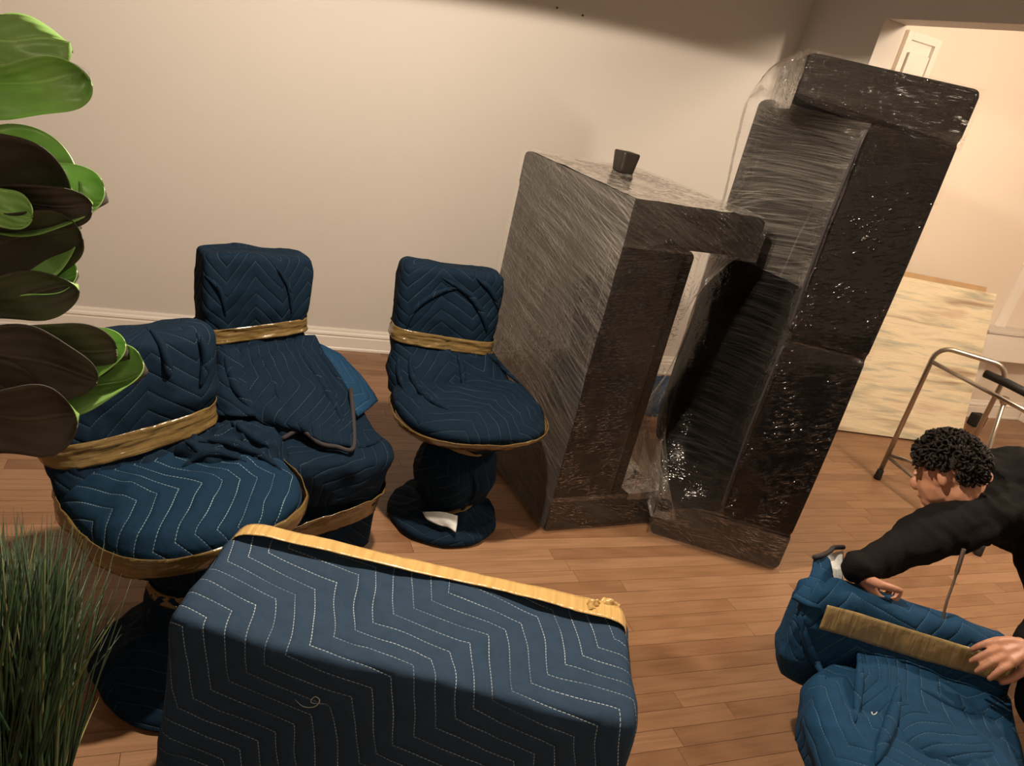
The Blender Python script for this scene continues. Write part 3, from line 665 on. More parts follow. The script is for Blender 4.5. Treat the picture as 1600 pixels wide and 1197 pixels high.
band(Lp, 3.5, 4.4, 0.010, M_tape, c1, seed=8, dz=lambda x, y: 0.02*x/0.1)
Lb = Loft(V3(-0.655, 1.525, 0), X, B, Z, [(0.13, 0, 0, 0.10, 0.10, 2), (0.10, 0, 0, 0.14, 0.14, 2), (0.06, 0, 0, 0.185, 0.185, 2.2), (0.03, 0, 0, 0.215, 0.215, 2.6), (0.012, 0, 0, 0.222, 0.222, 2.8), (0.004, 0, 0, 0.215, 0.215, 2.8)])
Lb.mesh('base', M_bl, c1, None, 96, 5, 'unfold', make_wr(0.014, 9, 33, 0.9, calm=lambda p: min(1, p.z/0.04)), rot=0.3)
OB = V3(-0.905, 1.70, 0)
Lk = Loft(OB, X, B, Z, [(0.80, 0.03, 0.05, 0.08, 0.012, 3), (0.797, 0.03, 0.05, 0.14, 0.04, 3), (0.775, 0.02, 0.045, 0.175, 0.062, 3.4), (0.71, 0.0, 0.035, 0.195, 0.078, 3.4), (0.64, -0.015, 0.02, 0.205, 0.085, 3.4), (0.585, -0.02, 0.01, 0.205, 0.085, 3.2), (0.545, -0.02, 0.0, 0.205, 0.085, 3), (0.50, -0.015, -0.01, 0.21, 0.10, 2.8), (0.45, 0, -0.03, 0.215, 0.13, 2.6)])
calm = lambda p: 0.04 + 0.96*min(1, max(0, abs(p.z-0.555)-0.03)/0.05)*(1 if p.z < 0.555+0.10 else 0.7)
Lk.mesh('backrest', M_bl, c1, None, 110, 7, 'wrap', make_wr(0.014, 4.5, 34, 1.0, (1, 1, 0.8), calm, (0.555, 0.012, 0.05)), rot=0.1)
band(Lk, 4.9, 6.3, 0.014, M_tape, c1, NR=96, seed=9, dz=lambda x, y: 0.10*x)
pf = at(362, 702, 0.50)
Loft(pf, V3(0.80, 0.60, 0), V3(-0.60, 0.80, 0), Z, [(0.055, 0, 0.01, 0.003, 0.003, 2), (0.055, 0, 0.01, 0.05, 0.03, 2), (0.045, 0, 0, 0.10, 0.06, 2), (0.02, 0, 0, 0.135, 0.09, 2), (-0.03, 0, 0, 0.155, 0.11, 2)]).mesh('blanket_fold', M_bl, c1, None, 80, 8, 'unfold', make_wr(0.020, 9, 19, 1.1), rot=0.5)

# --- high-backed chair between the two swivel chairs
X, B = frame((0.64, -0.77)); O2 = V3(-0.622, 2.15, 0)
c2 = thing('wrapped_chair', 'boxy high-backed chair in a navy moving blanket, with a loose flap over its seat', 'chair', O2, 'chairs wrapped in moving blankets')
slab('base', O2, X, B, Z, -0.22, 0.225, -0.20, 0.20, 0.009, 0.33, 0.03, 8, M_bl, c2, sub=3, NR=96, wr=make_wr(0.008, 6, 41, 0.6, (1.5, 1.5, 0.6)))
Ls = Loft(O2, X, B, Z, [(0.42, 0, 0.0, 0.003, 0.003, 3), (0.42, 0, 0, 0.10, 0.10, 3), (0.418, 0, 0, 0.19, 0.20, 4), (0.408, 0, 0, 0.235, 0.24, 5), (0.385, 0, 0, 0.25, 0.257, 5), (0.33, 0, 0, 0.248, 0.256, 5), (0.29, 0, 0, 0.243, 0.25, 5), (0.265, 0, 0, 0.235, 0.242, 5), (0.245, 0, 0, 0.228, 0.22, 5), (0.22, 0, 0, 0.226, 0.21, 6)])
Ls.mesh('seat', M_bl, c2, None, 110, 6, 'unfold', make_wr(0.016, 5, 42, 0.9), rot=2.3)
Lt = Loft(O2, X, B, Z, [(0.30, 0, 0, 0.245, 0.258, 5), (0.27, 0, 0, 0.238, 0.245, 5), (0.22, 0, 0, 0.23, 0.213, 6), (0.18, 0, 0, 0.229, 0.208, 6)])
band(Lt, 0.7, 3.0, 0.008, M_tape, c2, NR=110, seed=11, dz=lambda x, y: 0.035 + 0.20*(x-0.12) - 0.06)
OB = V3(-0.875, 2.335, 0)
Lk = Loft(OB, X, B, Z, [(0.872, 0, 0.04, 0.12, 0.012, 5), (0.872, 0, 0.04, 0.160, 0.050, 6), (0.856, 0, 0.038, 0.174, 0.062, 7), (0.78, 0, 0.03, 0.178, 0.07, 6), (0.70, 0, 0.02, 0.178, 0.07, 6), (0.655, 0, 0.015, 0.172, 0.065, 5), (0.61, 0, 0.01, 0.172, 0.065, 5), (0.56, 0.01, 0.0, 0.19, 0.085, 4), (0.48, 0.02, -0.04, 0.23, 0.14, 3), (0.40, 0.02, -0.09, 0.25, 0.20, 3), (0.34, 0.02, -0.12, 0.25, 0.22, 3)])
calm = lambda p: 0.04 + 0.96*min(1, max(0, abs(p.z-0.63)-0.03)/0.05)*(1 if p.z < 0.63+0.10 else 0.7)
Lk.mesh('backrest', M_bl, c2, None, 120, 7, 'wrap', make_wr(0.012, 5, 44, 1.0, (1, 1, 0.8), calm, (0.63, 0.012, 0.06)), rot=0.1)
band(Lk, 5.05, 6.1, 0.007, M_tape, c2, NR=96, seed=12, dz=lambda x, y: 0.12*x)
flap = [[at(375, 545, 0.60), at(420, 540, 0.60), at(460, 530, 0.60), at(490, 528, 0.60)],
        [at(372, 590, 0.56), at(430, 580, 0.57), at(480, 570, 0.57), at(512, 560, 0.56)],
        [at(385, 640, 0.50), at(440, 628, 0.515), at(500, 618, 0.515), at(545, 605, 0.50)],
        [at(420, 668, 0.455), at(455, 664, 0.475), at(505, 660, 0.475), at(550, 655, 0.465)],
        [at(440, 685, 0.435), at(470, 672, 0.455), at(500, 692, 0.445), at(550, 700, 0.435)]]
fl = patch('blanket_flap', flap, M_bl, c2, nu=40, nv=40, thick=0.012, wr=make_wr(0.016, 5, 45, 1.0), rot=0.3)
edge = smooth_path([at(548, 608, 0.50), at(552, 655, 0.468), at(551, 701, 0.437), at(525, 698, 0.444), at(500, 693, 0.447), at(470, 673, 0.458), at(440, 686, 0.438)], 6)
tube('binding', edge, 0.0075, M_bind, fl, seg=8)
patch('blanket_flap', [[at(480, 530, 0.58), at(505, 540, 0.56), at(530, 555, 0.52)], [at(505, 560, 0.54), at(535, 570, 0.50), at(560, 585, 0.46)], [at(540, 600, 0.49), at(560, 608, 0.45), at(580, 612, 0.41)], [at(560, 650, 0.44), at(575, 640, 0.42), at(588, 628, 0.38)]], M_bl_blue, c2, nu=26, nv=20, thick=0.010, wr=make_wr(0.006, 8, 46, 0.6), rot=0.8)
patch('blanket_flap', [[at(330, 540, 0.60), at(345, 545, 0.62), at(372, 545, 0.62)], [at(325, 600, 0.54), at(350, 600, 0.56), at(385, 600, 0.56)], [at(320, 650, 0.47), at(355, 650, 0.50), at(400, 650, 0.50)]], M_bl, c2, nu=24, nv=20, thick=0.012, wr=make_wr(0.010, 8, 47, 0.9), rot=1.8)

# ------------------------------------------------------------------ the long crate in front
cb = thing('wrapped_bench', 'long low bench under a navy quilted blanket with one tan tape strip along its top', 'bench', V3(-0.07, 1.21, 0))
xb = V3(1, 0.012, 0).normalized(); yb = V3(-0.012, 1, 0).normalized()
hx, y0b, y1b, zb = 0.436, 1.050, 1.376, 0.578
Lx = Loft(V3(-0.072, (y0b+y1b)/2, 0), yb, Z, xb, slab_keys(-(y1b-y0b)/2, (y1b-y0b)/2, 0.009, zb, -hx, hx, 0.030, 16, 0.05), 0.3)
def sagb(p):
    f = max(0, (p.z-0.3)/0.28); x = (p.x+0.07)/0.44; y = (p.y-1.21)/0.165
    return V3(p.x, p.y, p.z - f*(0.010*math.cos(x*2.2)*(1-y*y) ) + f*0.006*math.sin(6*x+1))
Lx.mesh('blanket', M_bl_box, cb, None, 200, 4, 'wrap', make_wr(0.009, 4, 51, 0.7, calm=lambda p: 1.0 if p.z > 0.03 else 0.2), deform=sagb, rot=math.radians(135))
tp = []
for (x, y, z) in ((372, 838, -0.09), (376, 832, 0.008), (470, 846, 0.010), (620, 880, 0.007), (780, 915, 0.007), (900, 945, 0.009), (972, 968, 0.009), (978, 980, -0.05)):
    p = at(x, y, zb+0.008); tp.append((p, zb+z+0.004))
strip = []
for k, (p, z) in enumerate(tp):
    q = V3(p.x, p.y, z); wd = (0.020 if k < 5 else 0.026)
    if k == 0: q.x = tp[1][0].x - 0.018
    if k == len(tp)-1: q.x = tp[-2][0].x + 0.010
    strip.append([q - yb*wd, q, q + yb*wd])
patch('tape_strip', strip, M_tape_l, cb, nu=60, nv=6, thick=0.0015, wr=make_wr(0.0018, 22, 4, 0.8), rot=math.pi/2)
ends = [at(918, 944, zb+0.018), at(930, 941, zb+0.020), at(945, 939, zb+0.020), at(958, 943, zb+0.018), at(968, 949, zb+0.014)]
patch('tape_crumple', [[p + yb*0.010 - Z*0.006 for p in ends], [p + Z*(0.008*(i % 2)) for i, p in enumerate(ends)], [p - yb*0.014 - Z*0.006 for p in ends]], M_tape_l, cb, nu=20, nv=30, thick=0.002, wr=make_wr(0.008, 36, 8, 1.2))

# ------------------------------------------------------------------ blanket bundle being taped at the right
bn = thing('wrapped_chair', 'low chair bundled in a bright blue moving blanket under the bending person\'s hands', 'chair', V3(1.2, 1.65, 0), 'chairs wrapped in moving blankets')
Xn = V3(1, -0.05, 0).normalized(); Yn = V3(0.05, 1, 0).normalized()
On = V3(1.17, 1.50, 0)
Ln = Loft(On, Xn, Yn, Z, [(0.345, 0, 0, 0.003, 0.003, 3), (0.345, 0, 0, 0.10, 0.09, 3), (0.335, 0, 0, 0.20, 0.18, 3), (0.31, 0, 0, 0.25, 0.225, 3.4), (0.26, 0, 0, 0.262, 0.238, 3.4), (0.18, 0.01, 0.01, 0.24, 0.22, 3), (0.09, 0.02, 0.02, 0.20, 0.18, 3), (0.03, 0.03, 0.02, 0.17, 0.16, 3), (0.009, 0.03, 0.02, 0.15, 0.14, 3)])
Ln.mesh('seat', M_bl_blue, bn, None, 110, 6, 'unfold', make_wr(0.018, 5, 61, 0.8, calm=lambda p: min(1, p.z/0.05)), rot=0.9)
# backrest roll
pL, pR = at(1262, 965, 0.41), at(1560, 1050, 0.39)
ax = (pR-pL).normalized(); up = Z; dp = ax.cross(Z)
Lr = Loft(pL, -dp, Z, ax, [(-0.035, 0.03, -0.04, 0.03, 0.08, 3), (-0.03, 0.03, -0.04, 0.05, 0.12, 3), (0.0, 0.03, -0.055, 0.062, 0.155, 3.2), (0.10, 0.03, -0.06, 0.066, 0.17, 3.4), (0.25, 0.03, -0.065, 0.066, 0.17, 3.4), (0.40, 0.03, -0.065, 0.064, 0.165, 3.4), ((pR-pL).length, 0.03, -0.06, 0.06, 0.15, 3), ((pR-pL).length+0.03, 0.03, -0.06, 0.045, 0.12, 3), ((pR-pL).length+0.035, 0.03, -0.06, 0.02, 0.08, 3)], 0.4)
Lr.mesh('backrest', M_bl_blue, bn, None, 96, 8, 'wrap', make_wr(0.010, 6, 62, 0.7), rot=1.2)
rws = []
for i in range(15):
    f = i/14; rg_ = Lr.ring(2.2 + 4.1*f, 96, 0.010); rws.append([rg_[j] for j in (33, 35, 37, 39, 41)])
patch('tape_strip', rws, M_tape_b, bn, nu=40, nv=8, thick=0.0015, wr=make_wr(0.003, 16, 14, 0.8), rot=math.pi/2)
# open corner of the blanket with its pale lining
oc = [[at(1237, 935, 0.46), at(1262, 905, 0.50), at(1275, 872, 0.54)], [at(1262, 948, 0.46), at(1282, 915, 0.50), at(1292, 872, 0.535)], [at(1290, 955, 0.455), at(1300, 930, 0.48), at(1300, 905, 0.50)]]
fl = patch('blanket_flap', oc, M_bl_blue, bn, nu=18, nv=18, thick=0.010, wr=make_wr(0.006, 8, 64, 0.6), rot=0.6)
tube('binding', smooth_path([at(1272, 871, 0.545), at(1284, 868, 0.545), at(1296, 862, 0.545), at(1303, 856, 0.545), at(1318, 855, 0.54)], 6), 0.007, M_bind, fl, seg=8)
patch('lining_flap', [[at(1279, 874, 0.53), at(1298, 866, 0.53), at(1316, 862, 0.525)], [at(1290, 905, 0.51), at(1302, 900, 0.505), at(1316, 895, 0.50)], [at(1300, 940, 0.47), at(1305, 938, 0.465), at(1312, 935, 0.46)]], M_lining, bn, nu=14, nv=14, thick=0.006, wr=make_wr(0.004, 9, 65, 0.6))
patch('tape_strip', [[at(1362, 918, 0.47), at(1366, 930, 0.45)], [at(1390, 930, 0.46), at(1392, 945, 0.44)], [at(1440, 965, 0.44), at(1440, 980, 0.42)], [at(1500, 1000, 0.42), at(1500, 1010, 0.40)]], M_tape_l, bn, nu=20, nv=4, thick=0.002, rot=math.pi/2)
# front drape with its fold
patch('front_drape', [[at(1335, 985, 0.36), at(1380, 992, 0.37), at(1440, 1025, 0.36), at(1520, 1060, 0.34), at(1575, 1080, 0.32)],
                      [at(1340, 1060, 0.36), at(1385, 1055, 0.37), at(1430, 1085, 0.37), at(1520, 1120, 0.35), at(1585, 1135, 0.33)],
                      [at(1332, 1120, 0.31), at(1375, 1125, 0.33), at(1425, 1115, 0.36), at(1520, 1145, 0.35), at(1592, 1165, 0.31)],
                      [at(1330, 1180, 0.25), at(1380, 1190, 0.28), at(1430, 1170, 0.34), at(1530, 1180, 0.35), at(1598, 1195, 0.29)],
                      [at(1335, 1240, 0.18), at(1390, 1250, 0.20), at(1440, 1240, 0.26), at(1540, 1230, 0.30), at(1605, 1235, 0.24)]],
      M_bl_blue, bn, nu=40, nv=44, thick=0.012, wr=make_wr(0.008, 7, 66, 0.9), rot=0.4)

# ------------------------------------------------------------------ folds and loose threads lying on the wrapped blankets
def surface(root):
    V, P = [], []
    for o in COL.objects:
        if o.type == 'MESH' and o.parent is root and 'tape' not in o.name:
            k = len(V); V.extend(v.co + POS[o] for v in o.data.vertices); P.extend(tuple(k+i for i in p.vertices) for p in o.data.polygons)
    return BVHTree.FromPolygons(V, P)
def fold(root, tree, path, r, mat, name='blanket_fold', sink=0.45, seg=10, n=7):
    pts = smooth_path([V3(x, y, 0) for x, y in path], n); q = []
    for p in pts:
        h = tree.ray_cast(V3(0, 0, CAMH), ray(p.x, p.y).normalized())
        if h[0] is not None: q.append((h[0], h[1] if h[1].dot(ray(p.x, p.y)) < 0 else -h[1]))
    if len(q) < 4: return
    for it in range(3): q = [q[0]] + [((q[i-1][0]+q[i][0]*2+q[i+1][0])/4, q[i][1]) for i in range(1, len(q)-1)] + [q[-1]]
    m = len(q); rad = [max(r*math.sin(math.pi*(i+0.4)/(m-0.2))**0.7, r*0.12) for i in range(m)]
    v, f = tube_geo([p + nn_*(rd*(1-2*sink)) for (p, nn_), rd in zip(q, rad)], rad, seg)
    L = [0]
    for i in range(1, m): L.append(L[-1] + (q[i][0]-q[i-1][0]).length)
    uvs = []
    for g in f: uvs.append([(L[i//seg], (i % seg)/seg*0.06) for i in g])
    return build(name, v, f, mat, root, None, uvs)
T3, T2, T1, TB, TC = surface(c3), surface(c2), surface(c1), surface(bn), surface(cb)
for pth, r in (([(690, 433), (735, 462), (757, 500), (760, 520)], 0.013), ([(742, 432), (768, 455), (780, 490)], 0.012), ([(632, 520), (650, 480), (690, 455), (720, 450)], 0.010),
               ([(640, 556), (645, 590), (668, 622), (700, 640)], 0.014), ([(715, 552), (722, 580), (724, 605)], 0.013), ([(760, 552), (790, 580), (818, 605)], 0.012), ([(622, 556), (624, 585), (632, 610)], 0.011),
               ([(672, 735), (668, 765), (680, 785)], 0.009), ([(735, 735), (745, 762), (735, 785)], 0.009)): fold(c3, T3, pth, r, M_bl)
for pth, r in (([(492, 540), (515, 575), (540, 606)], 0.014), ([(466, 545), (496, 590), (526, 640), (540, 670)], 0.015), ([(350, 552), (368, 605), (392, 640)], 0.016), ([(332, 560), (334, 600), (345, 640)], 0.013),
               ([(400, 548), (425, 590), (440, 640)], 0.010), ([(320, 430), (345, 455), (352, 495)], 0.009), ([(430, 415), (452, 450), (455, 490)], 0.009), ([(560, 700), (590, 690), (612, 672)], 0.010)): fold(c2, T2, pth, r, M_bl)
for pth, r in (([(308, 520), (322, 560), (312, 606)], 0.016), ([(215, 500), (250, 535), (262, 575), (262, 592)], 0.013), ([(310, 690), (350, 690), (400, 708), (440, 735)], 0.014), ([(285, 730), (330, 706), (385, 722)], 0.012),
               ([(355, 655), (390, 680), (420, 700)], 0.013)): fold(c1, T1, pth, r, M_bl)
for pth, r in (([(1405, 1060), (1398, 1110), (1380, 1160), (1368, 1196)], 0.016), ([(1430, 1075), (1455, 1085), (1500, 1110), (1560, 1125)], 0.013), ([(1345, 1020), (1342, 1070), (1336, 1130)], 0.012), ([(1250, 960), (1262, 1010), (1290, 1060)], 0.014)): fold(bn, TB, pth, r, M_bl_blue)
M_thread = mat_plain('white_thread', (0.6, 0.62, 0.6), 0.7, 0, 40, 0.1, 60, 0.1)
fold(bn, TB, [(1412, 1085), (1424, 1102), (1432, 1122), (1424, 1140), (1412, 1132), (1424, 1122), (1442, 1128)], 0.0014, M_thread, 'loose_thread', 0.0, 6)
fold(bn, TB, [(1372, 1100), (1362, 1112), (1366, 1118), (1376, 1106)], 0.0014, M_thread, 'loose_thread', 0.0, 6)
fold(cb, TC, [(460, 1092), (474, 1104), (492, 1104), (500, 1094), (492, 1088), (486, 1098), (512, 1100)], 0.0008, M_thread, 'loose_thread', 0.0, 6)

# blue blanket folded on the floor behind the sofas
fp = at(1016, 640, 0.0)
Lf = Loft(fp + V3(0.03, 0.05, 0), W, NN, Z, [(0.15, 0, 0, 0.003, 0.003, 4), (0.15, 0, 0, 0.10, 0.08, 4), (0.145, 0, 0, 0.16, 0.12, 5), (0.12, 0, 0, 0.175, 0.135, 5), (0.09, 0, 0, 0.17, 0.13, 5), (0.06, 0, 0, 0.18, 0.14, 5), (0.015, 0, 0, 0.178, 0.138, 5), (0.005, 0, 0, 0.17, 0.13, 5)])
o = Lf.mesh('folded_blanket', M_bl_blue, None, fp, 64, 5, 'unfold', make_wr(0.008, 8, 71, 0.8, calm=lambda p: min(1, p.z/0.04)))
tag(o, 'folded blue moving blanket on the floor, glimpsed between the two upended sofas', 'blanket')

# ------------------------------------------------------------------ painting leaning in the hall
M_paint, t, b = nt('abstract_painting')
uv = N(t, 'ShaderNodeUVMap')
s = N(t, 'ShaderNodeVectorMath', operation='MULTIPLY', i_0=uv.outputs[0], i_1=(1.7, 17.0, 1.0))
n1 = N(t, 'ShaderNodeTexNoise', i_Vector=s.outputs[0], i_Scale=1.0, i_Detail=3.0, i_Roughness=0.5, i_Distortion=0.5)
s_ = N(t, 'ShaderNodeVectorMath', operation='MULTIPLY_ADD', i_0=uv.outputs[0], i_1=(1.8, 17.0, 1.0), i_2=(7.0, 3.0, 0.0))
n2 = N(t, 'ShaderNodeTexNoise', i_Vector=s_.outputs[0], i_Scale=1.0, i_Detail=4.0, i_Roughness=0.6, i_Distortion=0.4)
c = ramp(t, n1.outputs[0], (0.28, (0.36, 0.26, 0.18)), (0.40, (0.64, 0.57, 0.41)), (0.50, (0.77, 0.69, 0.50)), (0.62, (0.72, 0.64, 0.48)), (0.75, (0.78, 0.70, 0.54)))
c = mixc(t, ramp(t, n2.outputs[0], (0.53, 0.0), (0.66, 0.7)), c, (0.33, 0.37, 0.31))
c = mixc(t, ramp(t, n2.outputs[0], (0.28, 0.65), (0.44, 0.0)), c, (0.52, 0.36, 0.25))
t.links.new(c, b.inputs['Base Color']); b.inputs['Roughness'].default_value = 0.6
gr = N(t, 'ShaderNodeTexNoise', i_Vector=s.outputs[0], i_Scale=8.0, i_Detail=4.0); bump(t, gr.outputs[0], 0.4, 0.006, b)
pBL, pBR = at(1290, 672, 0.0), at(1497, 699, 0.0)
dirp = (pBR-pBL).normalized(); backp = Z.cross(dirp); 
htp = 0.93; lean = 0.25; upv = (backp*lean + Z*htp).normalized(); Hp = math.hypot(lean, htp)
extra = 0.12; Wd = (pBR-pBL).length + extra; nrm = dirp.cross(upv).normalized()
pc = thing('painting', 'unframed cream canvas with hazy horizontal brush strokes, leaning against the hall wall', 'painting', (pBL+pBR)/2)
q0 = pBL - dirp*extra + Z*0.012
cv = [q0, q0+dirp*Wd, q0+dirp*Wd+upv*Hp, q0+upv*Hp]
build('painted_canvas', [p + nrm*0.0 for p in cv], [(0, 1, 2, 3)], M_paint, pc, uvs=[[(0, 0), (Wd, 0), (Wd, Hp), (0, Hp)]], smooth=False)
bk = rbox('stretcher', q0 + dirp*Wd/2 + upv*Hp/2 - nrm*0.0175, dirp, upv, nrm, Wd, Hp, 0.034, 0.002, mat_plain('canvas_edge', (0.62, 0.55, 0.44), 0.8, 0, 30, 0.1, 200, 0.2), pc)
# second, mostly hidden board behind it
M_wood = mat_plain('pale_wood', (0.46, 0.30, 0.16), 0.6, 0, 12, 0.2, 60, 0.1)
p2 = thing('framed_board', 'tan wooden frame edge peeking out behind the top of the cream painting', 'frame', (pBL+pBR)/2 + backp*0.05)
tpR = q0 + dirp*(Wd-0.04) + upv*(Hp+0.035) - nrm*0.055
for nm, cc, sx, sy in (('frame_rail', tpR - dirp*0.5*Wd*0.8 - upv*0.02, Wd*0.8, 0.04), ('frame_rail', tpR - dirp*0.4*Wd - upv*(Hp-0.04), Wd*0.8, 0.04), ('frame_stile', tpR - dirp*0.02 - upv*Hp*0.5, 0.04, Hp*0.93), ('frame_stile', tpR - dirp*(0.8*Wd-0.02) - upv*Hp*0.5, 0.04, Hp*0.93)):
    rbox(nm, cc, dirp, upv, nrm, sx, sy, 0.025, 0.002, M_wood, p2)
rbox('back_board', tpR - dirp*0.4*Wd - upv*Hp*0.5, dirp, upv, nrm, Wd*0.8-0.06, Hp-0.06, 0.008, 0, M_trim, p2)

# white wall-hung console at the far right of the hall
pc0 = onwall(1545, 517, NH-0.15)
cs = thing('wall_console', 'white wall-hung console shelf at the right edge, behind the walker', 'console', pc0 - Z*pc0.z)
s0 = pc0.dot(W); z0 = pc0.z
slabbox('console_body', s0, s0+1.0, NH-0.15, NH, z0-0.20, z0-0.012, M_trim, cs, 0.003)
slabbox('console_top', s0-0.01, s0+1.01, NH-0.16, NH, z0-0.012, z0+0.006, M_wall, cs, 0.002)
slabbox('side_support', s0+0.92, s0+0.96, NH-0.14, NH-0.021, 0, z0-0.20, M_trim, cs, 0.002)
slabbox('side_support', s0+0.03, s0+0.06, NH-0.10, NH, 0.131, z0-0.20, M_trim, cs, 0.002)
struct(baseboard('baseboard_hall_right', 3.73, 6.2, NH, 0.13))

# small black block on the floor by the painting
kp = at(1522, 668, 0.0); kp = wn(kp.dot(W), min(kp.dot(NN), NH-0.12), 0)
kp = onwall(1521, 668, NH-0.16); kp.z = 0
kb = rbox('door_stop', kp + Z*0.045, W, NN, Z, 0.10, 0.07, 0.09, 0.012, M_rubber, None, kp)
tag(kb, 'small black rubber block on the hall floor right of the cream painting', 'door stop')

# ------------------------------------------------------------------ folding walker
wk = thing('walker', 'folding aluminium walker with black rubber tips, standing behind the bending person', 'walker', V3(2.15, 3.5, 0))
fA = at(1370, 748, 0.0); fB = V3(*at(1553, 578, 0.74).xy, 0.0)
dB = (fB-fA); dB = dB.normalized()*0.33; fB = fA + dB
def uframe(f1, f2, ht):
    d = (f2-f1); q = d.normalized(); r = 0.07
    pts = [f1+Z*0.03, f1+Z*(ht-r)]
    for k in range(1, 7):
        a = math.pi/2*k/6; pts.append(f1 + q*(r - r*math.cos(a)) + Z*(ht-r+r*math.sin(a)))
    for k in range(0, 6):
        a = math.pi/2*k/6; pts.append(f2 - q*(r - r*math.sin(a)) + Z*(ht-r+r*math.cos(a)))
    pts += [f2+Z*(ht-r), f2+Z*0.03]
    return pts
tube('side_frame', uframe(fA, fB, 0.775), 0.0125, M_metal, wk)
sh = V3(0.26, -0.60, 0)
tube('side_frame', uframe(fA+sh, fB+sh, 0.775), 0.0125, M_metal, wk)
for p in (fA, fB, fA+sh, fB+sh):
    Loft(p, V3(1, 0, 0), V3(0, 1, 0), Z, [(0.0, 0, 0, 0.016, 0.016, 2), (0.004, 0, 0, 0.020, 0.020, 2), (0.03, 0, 0, 0.018, 0.018, 2), (0.055, 0, 0, 0.0165, 0.0165, 2), (0.057, 0, 0, 0.013, 0.013, 2)], 0).mesh('rubber_tip', M_rubber, wk, None, 16, 2)
tube('cross_bar', [fA+Z*0.69, fA+sh+Z*0.69], 0.0105, M_metal, wk)
tube('cross_bar', [fA+Z*0.14, fA+sh+Z*0.10], 0.0095, M_metal, wk)
tube('side_brace', [fA+Z*0.15, fA+(fB-fA)*0.5+Z*0.155, fB+Z*0.15], 0.0095, M_metal, wk)
tube('folding_brace', [fB+Z*0.62+sh*0.08, fB+sh*0.16+Z*0.30, fB+sh*0.2+Z*0.10], 0.0105, M_metal, wk)
kn = fB+sh*0.08+Z*0.62
tube('knob', [kn-dB.normalized()*0.02, kn-dB.normalized()*0.012, kn+dB.normalized()*0.012, kn+dB.normalized()*0.02], [0.010, 0.022, 0.022, 0.010], M_metal, wk, seg=12)
tube('hand_grip', [fB+Z*0.70-dB.normalized()*0.03-sh*0.10, fB+Z*0.70+sh*0.02, fB+Z*0.70+sh*0.35], 0.021, M_rubber, wk, seg=12)

# ------------------------------------------------------------------ the bending person
def blob_mesh(chains, voxel, smooth_it=6, extra=None, factor=0.5):
    """tapered limbs (lists of (point, radius)) merged into one continuous skin"""
    V, Fc = [], []
    def ball(c, r, axes=None):
        bm = bmesh.new(); bmesh.ops.create_icosphere(bm, subdivisions=2, radius=1)
        k = len(V)
        for v in bm.verts:
            d = v.co
            V.append(c + (axes[0]*d.x + axes[1]*d.y + axes[2]*d.z if axes else d*r))
        bm.verts.index_update()
        for f in bm.faces: Fc.append(tuple(k+v.index for v in f.verts))
        bm.free()
    for ch in chains:
        for (p, r) in ch: ball(p, r)
        for (p, r), (q, s) in zip(ch, ch[1:]):
            v, f = tube_geo([p, p.lerp(q, 0.5), q], [r, (r+s)/2, s], 14); k = len(V); V.extend(v); Fc.extend(tuple(k+i for i in g) for g in f)
    for (c, axes) in (extra or []): ball(c, 0, axes)
    me = bpy.data.meshes.new('tmp'); me.from_pydata([tuple(v) for v in V], [], Fc); me.update()
    o = bpy.data.objects.new('tmp', me); COL.objects.link(o)
    md = o.modifiers.new('r', 'REMESH'); md.mode = 'VOXEL'; md.voxel_size = voxel
    if smooth_it:
        sm = o.modifiers.new('s', 'SMOOTH'); sm.iterations = smooth_it; sm.factor = factor
    dg = bpy.context.evaluated_depsgraph_get(); ev = o.evaluated_get(dg); m2 = bpy.data.meshes.new_from_object(ev)
    bpy.data.objects.remove(o); bpy.data.meshes.remove(me)
    m2.polygons.foreach_set('use_smooth', [True]*len(m2.polygons)); return m2
def put(name, me, mat, parent=None, base=None, wr=None):
    me.name = name; me.materials.clear()
    off = POS[parent] if parent is not None else Vector(base)
    if wr:
        nn = [v.normal.copy() for v in me.vertices]
        for v, n_ in zip(me.vertices, nn): v.co += n_*wr(v.co)
    for v in me.vertices: v.co -= off
    me.update(); return link(name, me, mat, parent, base)
Hc = at(1478, 738, 0.78)
face = V3(-0.62, 0.56, -0.55).normalized(); hup = (Z - face*Z.dot(face)); hup = (hup + V3(0, 0.1, 0)).normalized(); hup = (hup - face*hup.dot(face)).normalized(); hside = face.cross(hup).normalized()
nb = at(1532, 752, 0.75)
chest = at(1590, 785, 0.72); belly = at(1665, 815, 0.70); pelv = at(1745, 845, 0.68)
shR, elR, wrR = at(1535, 805, 0.70), at(1432, 846, 0.62), at(1337, 889, 0.555)
shL, elL, wrL = at(1625, 840, 0.66), at(1672, 975, 0.55), at(1600, 1010, 0.505)
